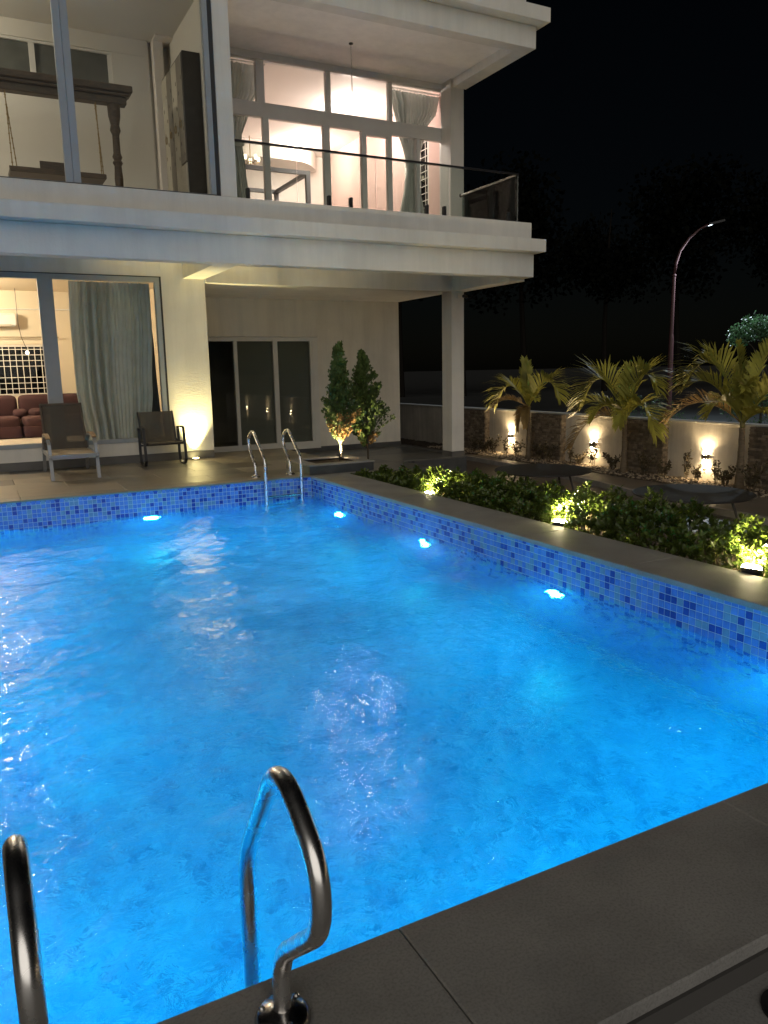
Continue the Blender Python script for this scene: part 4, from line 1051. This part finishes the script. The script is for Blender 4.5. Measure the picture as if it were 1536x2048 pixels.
# ================================================================== HEDGE
FLP = [(0.592, -4.42, 0.03), (0.595, -6.38, 0.03), (0.595, -2.15, 0.0)]
def hedge_bush(y, ln, zt, seed, label, xw=(0.60, 1.20)):
    t = thing('hedge_bush', (0.94, y, -0.42), label, 'bush', 'bushes of the pool-side hedge')
    rnd = random.Random(seed); fol, st_ = MB(), MB()
    cx, hx, hy = (xw[0] + xw[1]) / 2, (xw[1] - xw[0]) / 2, ln / 2
    z0 = -0.40; hz = zt - z0
    for i in range(34):
        a, b = rnd.uniform(-0.85, 0.85), rnd.uniform(-0.85, 0.85)
        top = Vector((cx + a * hx, y + b * hy, z0 + hz * rnd.uniform(0.75, 0.97)))
        st_.tube([(cx + a * hx * 0.4, y + b * hy * 0.4, -0.43), ((cx + a * hx * 0.4 + top.x) / 2, (y + b * hy * 0.4 + top.y) / 2, z0 + hz * 0.45), top], [0.006, 0.005, 0.003], 5, cap=False)
    for i in range(760):
        # a twig tip near the outer surface, with a whorl of leaves
        u = rnd.random()
        a, b = rnd.uniform(-1, 1), rnd.uniform(-1, 1)
        bump_ = 1 + 0.10 * math.sin(5 * a + seed) + 0.10 * math.sin(6 * b + 2 * seed) + rnd.uniform(-0.10, 0.08)
        if u < 0.46:
            e = (abs(a) ** 4 + abs(b) ** 4) * 0.5
            p = Vector((cx + a * hx, y + b * hy, z0 + hz * (1.0 - 0.16 * e) * bump_)); nrm = Vector((0.25 * a, 0.25 * b, 1))
        elif u < 0.80:
            s = -1 if rnd.random() < 0.72 else 1
            zz = rnd.random() ** 0.8
            p = Vector((cx + s * hx * (1.0 - 0.10 * abs(b) ** 3) * (0.94 + 0.08 * bump_), y + b * hy, z0 + hz * zz * 0.97)); nrm = Vector((s, 0.2 * b, 0.35))
        else:
            s = -1 if rnd.random() < 0.7 else 1
            zz = rnd.random() ** 0.8
            p = Vector((cx + a * hx, y + s * hy * (0.94 + 0.08 * bump_), z0 + hz * zz * 0.95)); nrm = Vector((0.2 * a, s, 0.35))
        p -= nrm.normalized() * rnd.random() ** 2 * 0.10
        if p.x < 0.570: p.x = 0.570 + rnd.random() * 0.03
        if min((p - Vector(q)).length for q in FLP) < 0.10: continue
        ax = (nrm.normalized() * 0.6 + Vector((0, 0, 0.8)) + rdir(rnd) * 0.5).normalized()
        s1 = ax.cross(Vector((0.3, 0.5, 0.1))).normalized(); s2 = ax.cross(s1)
        for k in range(rnd.choice((4, 5, 5))):
            an = k * 2.4 + rnd.uniform(-.4, .4); out = s1 * math.cos(an) + s2 * math.sin(an)
            d = (ax * rnd.uniform(0.5, 1.1) + out * 0.8).normalized()
            wv = d.cross(ax * 0.5 + out).normalized() if d.cross(ax * 0.5 + out).length > 1e-3 else s1
            leaf(fol, p + ax * (0.008 * k), d, wv, rnd.uniform(0.040, 0.068), rnd.uniform(0.026, 0.040))
    st_.build('stems', 'stem', t, kind='stuff'); fol.build('foliage', 'hedge_leaf', t, kind='stuff')
HB = [(-0.42, 0.90, -0.04, 'dark hedge bush at the far end beside the planter'),
      (-1.28, 0.86, 0.05, 'dark hedge bush, second from the planter'),
      (-2.10, 0.82, 0.11, 'lit yellow-green hedge bush farthest from the camera'),
      (-2.92, 0.86, 0.14, 'dark hedge bush just behind the middle uplight'),
      (-3.74, 0.84, 0.12, 'dim hedge bush left of the middle floodlight'),
      (-4.48, 0.74, 0.16, 'bright yellow-green hedge bush at the middle floodlight'),
      (-5.28, 0.82, 0.19, 'tall dark hedge bush between the two glowing floodlights'),
      (-6.10, 0.86, 0.14, 'bright hedge bush left of the nearest floodlight'),
      (-6.92, 0.84, 0.18, 'hedge bush at the right edge beside the nearest floodlight')]
for i, (y, ln, zt, lb) in enumerate(HB): hedge_bush(y, ln, zt, 50 + i, lb)
def floodlight(loc, label, power):
    t = thing('hedge_floodlight', loc, label, 'floodlight', 'floodlights under the hedge')
    x, y, z = loc
    MB().tube([(x, y, -0.42), (x, y, z - 0.04)], 0.008, 8).build('stake', 'black', t)
    dn = Vector((0.28, 0.10, 0.95)).normalized(); c0 = Vector((x, y, z))
    MB().tube([c0 - dn * 0.06, c0 - dn * 0.03, c0 + dn * 0.0], [0.03, 0.062, 0.070], 24).build('housing', 'black', t, smooth=True, auto=40)
    MB().tube([c0 + dn * 0.0005, c0 + dn * 0.022, c0 + dn * 0.032], [0.066, 0.062, 0.040], 24).build('lens', 'lens_hedge', t, smooth=True)
    light('bulb', 'SPOT', tuple(c0 + dn * 0.05), power, (1.0, 0.84, 0.46), t, size=0.04, direction=(0.80, 0.12, 0.55), spot=155, blend=0.3)
floodlight((0.592, -4.42, 0.012), 'glowing white floodlight at the coping edge in the middle of the hedge', 95)
floodlight((0.595, -6.38, 0.018), 'big glaring floodlight at the coping edge by the right picture edge', 102)
floodlight((0.595, -2.15, -0.03), 'hidden floodlight behind the coping lighting the farthest bright bush', 70)

# ================================================================== GARDEN WALL
XW = 7.5; ZT = 0.36
gw = thing('garden_wall', (XW, 0, -0.66), 'low garden wall of lit plaster bays and stone-clad panels', 'wall')
MB().box(XW, XW + 0.18, -18, 12, -0.80, ZT).build('plaster', 'plaster', gw)
MB().box(XW - 0.025, XW + 0.21, -18, 12, ZT + 0.001, ZT + 0.03, ch=0.004).build('cap', 'wall_cap', gw)
PP = 2.87
panels = [(3.52 + PP, 3.52 + PP + 1.9), (3.52, 4.55), (0.65, 1.70), (0.65 - PP, 1.70 - PP), (0.65 - 2 * PP, 1.70 - 2 * PP), (0.65 - 3 * PP, 1.70 - 3 * PP), (0.65 - 4 * PP, 1.70 - 4 * PP)]
smesh = {}
rs = random.Random(17); nst = 0
def stone_box(mb, x0, x1, y0, y1, z0, z1, mi): mb.box(x0, x1, y0, y1, z0, z1, mi=mi, ch=0.004)
for pi, (ya, yb) in enumerate(panels):
    pn = MB().box(XW - 0.125, XW - 0.001, ya + 0.012, yb - 0.012, -0.70, ZT - 0.001).build('stone_panel', 'stone_back', gw)
    stuff = MB(); z = -0.695; rowi = 0
    while z < ZT - 0.012:
        h = min(0.044, ZT - 0.003 - z); yy_ = ya + 0.012 + (0.05 if rowi % 2 else 0)
        first = True; yc = ya + 0.004
        while yc < yb - 0.02:
            L = min(rs.choice((0.075, 0.10, 0.10, 0.13, 0.16)), yb - 0.004 - yc)
            if yb - 0.004 - yc - L < 0.03: L = yb - 0.004 - yc
            dp = rs.uniform(0.008, 0.030); mi = rs.choice((0, 0, 1, 2))
            want = (pi == 2 and nst < 220) or (pi == 3 and yc > 1.70 - PP - 0.42 and nst < 300)
            if want:
                mb = MB(); stone_box(mb, XW - 0.125 - dp, XW - 0.126, yc + 0.0015, yc + L - 0.0015, z + 0.0015, z + h - 0.0015, 0)
                mb.build('stone', ('stone_a', 'stone_b', 'stone_c')[mi], pn); nst += 1
            else:
                stone_box(stuff, XW - 0.125 - dp, XW - 0.126, yc + 0.0015, yc + L - 0.0015, z + 0.0015, z + h - 0.0015, mi)
            yc += L
        # return face towards the camera side
        xc = XW - 0.128
        while xc < XW - 0.012:
            L = min(rs.choice((0.05, 0.07, 0.09)), XW - 0.004 - xc)
            if XW - 0.004 - xc - L < 0.02: L = XW - 0.004 - xc
            stone_box(stuff, xc + 0.0015, xc + L - 0.0015, ya - rs.uniform(0.002, 0.014), ya + 0.011, z + 0.0015, z + h - 0.0015, rs.choice((0, 1, 1, 2)))
            xc += L
        z += 0.0445; rowi += 1
    stuff.build('cladding', ['stone_a', 'stone_b', 'stone_c'], pn, kind='stuff')

def wall_lamp_proto():
    t = thing('wall_lamp', (0, 0, 0), 'x', 'wall lamp', 'up and down lamps on the garden wall')
    MB().box(-0.09, -0.001, -0.045, 0.045, -0.045, 0.045, ch=0.008).build('body', 'lamp_body', t)
    MB().lathe((-0.05, 0, 0.0455), [(0.034, 0), (0.032, 0.010), (0.02, 0.018)], 18).build('lens', 'lens_warm', t)
    MB().lathe((-0.05, 0, -0.0635), [(0.02, 0), (0.032, 0.008), (0.034, 0.018)], 18).build('lens', 'lens_warm', t)
    light('bulb', 'SPOT', (-0.055, 0, 0.075), 18, (1.0, 0.74, 0.40), t, size=0.02, direction=(-0.32, 0, 1), spot=160, blend=0.7)
    light('bulb', 'SPOT', (-0.055, 0, -0.075), 13, (1.0, 0.74, 0.40), t, size=0.02, direction=(-0.05, 0, -1), spot=160, blend=0.8)
    return t
wl0 = wall_lamp_proto()
WL = [(5.46, 'up and down wall lamp on the bay left of the first palm'), (2.62, 'up and down wall lamp on the bay between the first and second palms'), (-0.24, 'up and down wall lamp on the bay between the second and third palms'),
      (-3.10, 'fourth garden wall lamp counting from the house'), (-5.97, 'fifth garden wall lamp, mirrored in the porch door'), (-8.84, 'sixth garden wall lamp, mirrored in the porch door'), (-11.7, 'seventh garden wall lamp, mirrored in the porch door'), (-14.57, 'eighth garden wall lamp, mirrored in the porch door')]
for i, (y, lb) in enumerate(WL):
    o = wl0 if i == 0 else copy_tree(wl0)
    o.location = (XW - 0.0005, y, -0.23); o['label'] = lb

# ================================================================== PALMS
def bez(a, b, c, t): return a * (1 - t) ** 2 + b * 2 * t * (1 - t) + c * t * t
def palm(label, base, zcrown, fronds, seed, tr=0.05, spread=0.88):
    t = thing('palm_tree', base, label, 'palm tree', 'young palms along the garden wall')
    rnd = random.Random(seed); x, y, z = base
    pts = [(x, y, z), (x, y, z + 0.12)]; rad = [tr * 1.9, tr * 1.45]; n = 9
    for i in range(1, n + 1):
        s = i / n; zz = z + 0.12 + (zcrown - z - 0.12) * s
        pts.append((x + 0.01 * math.sin(3 * s), y + 0.012 * s, zz)); rad.append(tr * (1.35 - 0.5 * s) * (1.06 if i % 2 else 0.96))
    MB().tube(pts, rad, 12).build('trunk', 'palm_trunk', t, smooth=True)
    MB().tube([(x, y + 0.012, zcrown), (x, y + 0.012, zcrown + 0.12), (x, y + 0.012, zcrown + 0.30)], [tr * 0.95, tr * 0.8, tr * 0.35], 12).build('crownshaft', 'palm_shaft', t, smooth=True)
    B = Vector((x, y + 0.012, zcrown + 0.06))
    for (cx, cy, cz, tx, ty, tz, dry) in fronds:
        cy, ty = cy * spread, ty * spread
        C = Vector((x + cx, y + cy, zcrown + cz)); T = Vector((x + tx, y + ty, zcrown + tz))
        mb = MB(); N = 16
        mb.tube([bez(B, C, T, i / N) for i in range(N + 1)], [0.014 * (1 - 0.85 * i / N) + 0.002 for i in range(N + 1)], 5, cap=False)
        K = 46; ln = (C - B).length + (T - C).length
        for i in range(K):
            s = 0.14 + 0.86 * (i + rnd.uniform(-.2, .2)) / (K - 1); s = min(1, max(0.1, s))
            p = bez(B, C, T, s); d = (bez(B, C, T, min(1, s + 0.03)) - bez(B, C, T, s - 0.03)).normalized()
            side = d.cross(Vector((0, 0, 1))); side = side.normalized() if side.length > 0.05 else Vector((1, 0, 0))
            up = side.cross(d).normalized()
            L = ln * 0.235 * (0.45 + 0.9 * math.sin(math.pi * min(1, 0.15 + 0.75 * s)) ** 1.2) * rnd.uniform(0.8, 1.1)
            for sg in (-1, 1):
                dd = (d * (0.75 + 0.7 * s) + side * sg * (1.0 - 0.35 * s) + up * (0.55 + 0.15 * rnd.uniform(-1, 1)) + rdir(rnd) * 0.13).normalized()
                w = dd.cross(up).normalized() * rnd.uniform(0.015, 0.024)
                m = p + dd * L * 0.55; e = p + dd * L * 0.92 + Vector((0, 0, -1)) * L * rnd.uniform(0.04, 0.22)
                mb.add([p + w * 0.4, p - w * 0.4, m + w, m - w, e], [(0, 1, 3, 2), (2, 3, 4)])
        mb.build('frond', 'palm_dry' if dry else 'palm_leaf', t)
    return t
# frond control / tip offsets from the crown (x across, y along the wall: +y is towards the house = left in the photo)
palm('smallest palm, left one by the house end of the wall', (7.10, 4.31, -0.665), 0.46, [
    (-0.1, 0.1, 0.75, -0.1, 0.05, 1.08, 0), (-0.2, -0.1, 0.70, -0.2, -0.25, 1.00, 0), (0.1, 0.3, 0.70, 0.1, 0.45, 0.85, 0), (0.0, 0.85, 0.98, 0.0, 1.45, 0.08, 0), (0.0, -0.70, 1.05, 0.0, -1.15, 0.30, 0),
    (-0.35, 0.5, 0.40, -0.5, 0.75, 0.05, 1), (-0.3, -0.5, 0.45, -0.35, -0.75, 0.25, 0), (-0.22, 0.05, 0.12, -0.25, 0.05, -0.42, 1), (-0.18, -0.12, 0.10, -0.2, -0.15, -0.35, 1)], 5, tr=0.042)
palm('middle palm with a low drooping frond over the wall lamp', (7.10, 1.36, -0.665), 0.28, [
    (-0.1, 0.60, 1.45, -0.1, 1.22, 0.45, 0), (0.0, -0.38, 1.42, 0.0, -0.80, 0.72, 0), (-0.3, 0.6, 0.72, -0.45, 0.98, 0.22, 0), (-0.35, 0.65, 0.42, -0.45, 1.10, -0.45, 1), (-0.1, -0.62, 0.80, -0.2, -1.08, -0.12, 0),
    (-0.45, 0.12, 0.65, -0.65, 0.2, 0.12, 0), (-0.35, -0.3, 0.55, -0.5, -0.4, 0.05, 0), (0.3, 0.2, 0.75, 0.35, 0.35, 0.65, 0), (0.0, -0.02, 0.6, 0.0, -0.05, 1.10, 0)], 6, tr=0.045)
palm('tallest palm, at the right edge of the picture', (7.10, -1.24, -0.665), 0.36, [
    (-0.1, 0.60, 1.60, -0.1, 1.22, 0.78, 0), (-0.2, 0.6, 1.05, -0.3, 1.02, 0.65, 0), (-0.2, 0.8, 0.72, -0.3, 1.42, 0.10, 1), (0.0, 0.1, 0.95, -0.1, 0.15, 1.30, 0), (0.0, -0.3, 1.10, 0.0, -0.5, 1.32, 0),
    (-0.1, -0.7, 0.95, -0.2, -1.2, 0.60, 0), (-0.3, -0.7, 0.5, -0.4, -1.1, 0.05, 0), (-0.4, 0.1, 0.70, -0.6, 0.2, 0.25, 0), (0.3, 0.3, 0.95, 0.4, 0.5, 0.95, 0), (-0.3, -0.25, 0.85, -0.45, -0.4, 0.65, 0)], 7, tr=0.05)

# ================================================================== LOW SHRUBS UNDER THE WALL
def shrub_proto(seed, h, ns, spread):
    rnd = random.Random(seed); st_, fo = MB(), MB()
    for i in range(ns):
        a = rnd.uniform(0, 6.28); r = spread * rnd.uniform(0.2, 1)
        top = Vector((r * math.cos(a), r * math.sin(a), h * rnd.uniform(0.6, 1)))
        st_.tube([(0.02 * math.cos(a), 0.02 * math.sin(a), -0.02), top * 0.5 + Vector((0, 0, 0.05)), top], [0.005, 0.004, 0.002], 4, cap=False)
        for k in range(17):
            s = 0.3 + 0.7 * k / 16; p = Vector((0, 0, 0)).lerp(top, s)
            d = (rdir(rnd) + Vector((0, 0, 0.5))).normalized(); w = d.cross(rdir(rnd)).normalized()
            leaf(fo, p, d, w, rnd.uniform(0.04, 0.072), rnd.uniform(0.022, 0.036))
    return mesh_only(st_, 'shrub_stems', 'stem'), mesh_only(fo, 'shrub_leaves', 'shrub_leaf')
SP = [shrub_proto(1, 0.34, 8, 0.16), shrub_proto(2, 0.46, 6, 0.14), shrub_proto(3, 0.28, 9, 0.17), shrub_proto(4, 0.42, 9, 0.20)]
SH = [(6.95, 6.24, 0, 'leggy shrub beside the porch column, first from the house'), (7.08, 6.02, 2, 'dense shrub second from the house under the wall'), (7.14, 5.72, 3, 'dark round shrub left of the first wall lamp'), (7.13, 5.22, 1, 'twiggy shrub silhouetted under the first wall lamp'),
      (7.19, 4.85, 0, 'small shrub at the left foot of the first palm'), (7.14, 3.98, 3, 'bushy shrub right of the first palm'), (7.05, 3.55, 3, 'bushy shrub before the first stone panel'), (7.27, 3.10, 1, 'tall twiggy shrub left of the second wall lamp'), (7.30, 2.85, 2, 'low shrub beside the tall twiggy one, second bay'),
      (7.27, 2.38, 1, 'bright-edged shrub right under the second wall lamp'), (7.30, 1.85, 2, 'thin shrub at the left foot of the middle palm'), (7.10, 0.84, 3, 'shrub before the stone panel right of the middle palm'), (7.20, 0.45, 0, 'low shrub at the left end of the third bay'), (7.24, -0.02, 1, 'shrub just left of the third wall lamp'),
      (7.19, -0.30, 0, 'small shrub under the third wall lamp'), (7.26, -0.66, 1, 'tall dark shrub right of the third wall lamp'), (7.22, -0.88, 2, 'low shrub at the left foot of the tallest palm'), (6.98, -1.58, 3, 'wide shrub right of the tallest palm'), (7.10, -1.95, 3, 'shrub at the right picture edge before the stone panel')]
rr_ = random.Random(9)
for (x, y, k, lb) in SH:
    t = thing('garden_shrub', (x, y, -0.655), lb, 'shrub', 'low shrubs under the garden wall')
    a = rr_.uniform(0, 6.28); s = rr_.uniform(0.95, 1.3)
    for me, nm in ((SP[k][0], 'stems'), (SP[k][1], 'foliage')):
        o = place(me, nm, t, (x, y, -0.655), a, (s, s, s)); o['kind'] = 'stuff'

# ================================================================== ROUND TABLES
def table(label, x, y, r, legs):
    t = thing('round_table', (x, y, -0.75), label, 'table', 'round black garden tables'); zt = -0.30
    MB().lathe((x, y, zt - 0.028), [(r - 0.012, 0), (r, 0.006), (r, 0.022), (r - 0.006, 0.028)], 64).build('top', 'table_top', t, smooth=True, auto=30)
    tp = [(x + (r + 0.002) * math.cos(j * math.pi / 32), y + (r + 0.002) * math.sin(j * math.pi / 32), zt - 0.014) for j in range(65)]
    MB().tube(tp, 0.012, 6, cap=False).build('rim', 'steel_dark', t, smooth=True)
    for a in legs:
        MB().tube([(x + 0.62 * r * math.cos(a), y + 0.62 * r * math.sin(a), zt - 0.03), (x + 0.80 * r * math.cos(a), y + 0.80 * r * math.sin(a), -0.749)], [0.02, 0.016], 10).build('leg', 'steel_dark', t, smooth=True, auto=40)
table('round black table nearer the camera, half behind the hedge', 4.47, -2.56, 0.77, [0.5, 2.07, 3.64, 5.2])
table('round black table farther back before the first palm', 4.42, 0.52, 0.80, [0.35, 1.92, 3.5, 5.06])

# ================================================================== STREET LAMP AND WHAT IT LIGHTS
sl = thing('street_lamp', (18.0, 10.24, -0.8), 'tall curved maroon street lamp beyond the garden wall', 'street lamp')
MB().tube([(18.03, 10.24, -0.8), (17.99, 10.24, 2.30), (17.985, 10.24, 2.42)], [0.10, 0.085, 0.07], 14).build('pole', 'lamp_pole', sl, smooth=True, auto=40)
MB().tube([(17.985, 10.24, 2.40), (17.99, 10.24, 4.45)], [0.066, 0.055], 14).build('pole', 'lamp_pole', sl, smooth=True, auto=40)
MB().tube([(17.99, 10.24, 4.40), (18.04, 10.22, 4.85), (18.16, 10.17, 5.25), (18.42, 10.05, 5.65), (18.75, 9.90, 5.95), (19.05, 9.76, 6.12)], [0.05, 0.047, 0.044, 0.04, 0.037, 0.034], 12).build('arm', 'lamp_pole', sl, smooth=True)
for z in (2.40, 4.43): MB().lathe((17.988, 10.24, z), [(0.068, -0.03), (0.073, 0.0), (0.068, 0.03)], 14).build('collar', 'lamp_pole', sl)
hd = Vector((0.88, -0.42, 0.22)).normalized()
MB().flatbar([Vector((19.0, 9.78, 6.10)), Vector((19.0, 9.78, 6.10)) + hd * 0.55], 0.22, 0.07, side=(0.43, 0.9, 0)).build('head', 'black', sl)
MB().flatbar([Vector((19.03, 9.765, 6.065)) , Vector((19.03, 9.765, 6.065)) + hd * 0.09], 0.12, 0.012, side=(0.43, 0.9, 0)).build('lens', 'lens_street', sl)
light('bulb', 'SPOT', (19.25, 9.6, 6.0), 1500, (0.72, 0.88, 1.0), sl, size=0.1, direction=(-0.05, -0.1, -1), spot=146, blend=0.6)

def leafy_tree(name, label, base, trunk_h, blobs, n, L, m, seed, group, trunk_r=0.06):
    t = thing(name, base, label, 'tree', group); rnd = random.Random(seed); x, y, z = base
    tk = MB(); tk.tube([(x, y, z - 0.02), (x + 0.05, y, z + trunk_h * 0.5), (x, y + 0.05, z + trunk_h)], [trunk_r, trunk_r * 0.8, trunk_r * 0.5], 8)
    for (bx, by, bz, br) in blobs:
        tk.tube([(x, y, z + trunk_h * 0.75), ((x + bx) / 2 if False else x + bx * 0.5, y + by * 0.5, z + (trunk_h * 0.75 + bz) * 0.5 + 0.1), (x + bx, y + by, z + bz)], [trunk_r * 0.45, trunk_r * 0.3, trunk_r * 0.12], 5, cap=False)
    tk.build('trunk', 'bark', t, smooth=True)
    fo = MB()
    for i in range(n):
        bx, by, bz, br = rnd.choice(blobs)
        p = Vector((x + bx, y + by, z + bz)) + rdir(rnd) * br * rnd.random() ** 0.45
        for k in range(3):
            d = (rdir(rnd) + Vector((0, 0, 0.15))).normalized(); w = d.cross(rdir(rnd)).normalized()
            q = p + rdir(rnd) * L * 0.8
            l1 = L * rnd.uniform(0.7, 1.2)
            fo.add([q, q + d * l1 * 0.5 + w * l1 * 0.28, q + d * l1, q + d * l1 * 0.5 - w * l1 * 0.28], [(0, 1, 2), (0, 2, 3)])
    fo.build('crown', m, t, kind='stuff')
    return t
leafy_tree('roadside_tree', 'young tree in white street light at the right picture edge', (17.7, 6.3, -0.8), 2.9,
           [(-0.25, 0.75, 3.05, 0.36), (0.0, 0.4, 3.3, 0.4), (0.15, 0.0, 3.2, 0.45), (0.2, -0.5, 3.5, 0.5), (0.0, -0.4, 2.85, 0.45), (0.3, -1.2, 3.1, 0.6), (0.1, -1.0, 3.9, 0.5), (0.0, 0.4, 1.05, 0.5), (0.1, -0.3, 1.2, 0.5), (0.0, 1.0, 0.9, 0.4)], 2200, 0.09, 'road_leaf', 3, 'trees by the road', 0.045)
for i, (x, y, zz, s, lb) in enumerate([(9.2, 2.05, 0.95, 0.22, 'small pale shrub peeping over the wall beside the street lamp foot'), (9.4, 1.55, 0.92, 0.22, 'second small pale shrub peeping over the wall'), (12.6, 5.9, 1.05, 0.5, 'dim shrub behind the wall right of the middle palm'), (9.6, 0.2, 1.1, 0.42, 'pale bush behind the wall under the tallest palm')]):
    leafy_tree('wayside_shrub', lb, (x, y, -0.8), zz * 0.7, [(0, 0, zz, s), (s * .7, -s * .6, zz * 0.9, s * .8), (-s * .6, s * .7, zz * 0.92, s * .8), (0, 0, zz * 0.5, s)], 260, 0.05, 'road_leaf', 40 + i, 'shrubs beyond the wall', 0.02)
# dark trees of the far side, each its own
FT = [(22, 44, 15, 'leaning dark tree right of the porch column'), (27, 46, 17, 'thin dark tree second from the porch column'), (31, 43, 16, 'dark tree with a pale trunk above the first palm'), (38, 44, 18, 'dark tree between the first and second palms'), (45, 42, 16, 'dark tree behind the second palm'),
      (52, 40, 19, 'broad dark tree left of the street lamp'), (58, 34, 17, 'dark tree right of the street lamp'), (64, 28, 18, 'dark tree above the tallest palm'), (12, 50, 16, 'dark tree seen through the open porch'), (70, 20, 17, 'dark tree at the right picture edge')]
protos = []
for k in range(3):
    rnd = random.Random(70 + k); tk, fo = MB(), MB()
    tk.tube([(0, 0, -0.02), (0.03 * (k - 1), 0.01, 0.35), (0.05 * (k - 1), 0.0, 0.75), (0.03, 0, 0.95)], [0.016, 0.012, 0.007, 0.002], 7)
    for j in range(9):
        a = rnd.uniform(0, 6.28); h = rnd.uniform(0.42, 0.85)
        tk.tube([(0.04 * (k - 1) * h, 0, h), (0.12 * math.cos(a), 0.12 * math.sin(a), h + 0.08), (0.22 * math.cos(a), 0.22 * math.sin(a), h + 0.10)], [0.005, 0.003, 0.001], 5, cap=False)
        for q in range(420):
            c = Vector((rnd.uniform(0.05, 0.24) * math.cos(a), rnd.uniform(0.05, 0.24) * math.sin(a), h + 0.08)) + rdir(rnd) * 0.13 * rnd.random() ** 0.5
            d = rdir(rnd); w = d.cross(rdir(rnd)).normalized(); l1 = rnd.uniform(0.016, 0.034)
            fo.add([c, c + d * l1 * .5 + w * l1 * .35, c + d * l1, c + d * l1 * .5 - w * l1 * .35], [(0, 1, 2), (0, 2, 3)])
    protos.append((mesh_only(tk, 'far_trunk', 'far_bark'), mesh_only(fo, 'far_crown', 'far_leaf')))
for i, (x, y, h, lb) in enumerate(FT):
    t = thing('far_tree', (x, y, -0.8), lb, 'tree', 'dark trees far beyond the wall')
    for me, nm in zip(protos[i % 3], ('trunk', 'crown')):
        o = place(me, nm, t, (x, y, -0.8), i * 1.7, (h, h, h))
        if nm == 'crown': o['kind'] = 'stuff'
# drain opening in the near floor
dr = thing('floor_drain', (-2.43, -8.80, -0.10), 'round dark drain cover at the lower right picture corner', 'drain')
MB().lathe((-2.43, -8.80, -0.099), [(0.06, 0), (0.06, 0.004), (0.052, 0.007)], 28).build('cover', 'black', dr, smooth=True, auto=30)
MB().lathe((-2.43, -8.80, -0.099), [(0.068, 0), (0.068, 0.006), (0.061, 0.006)], 28).build('ring', 'steel_dark', dr)
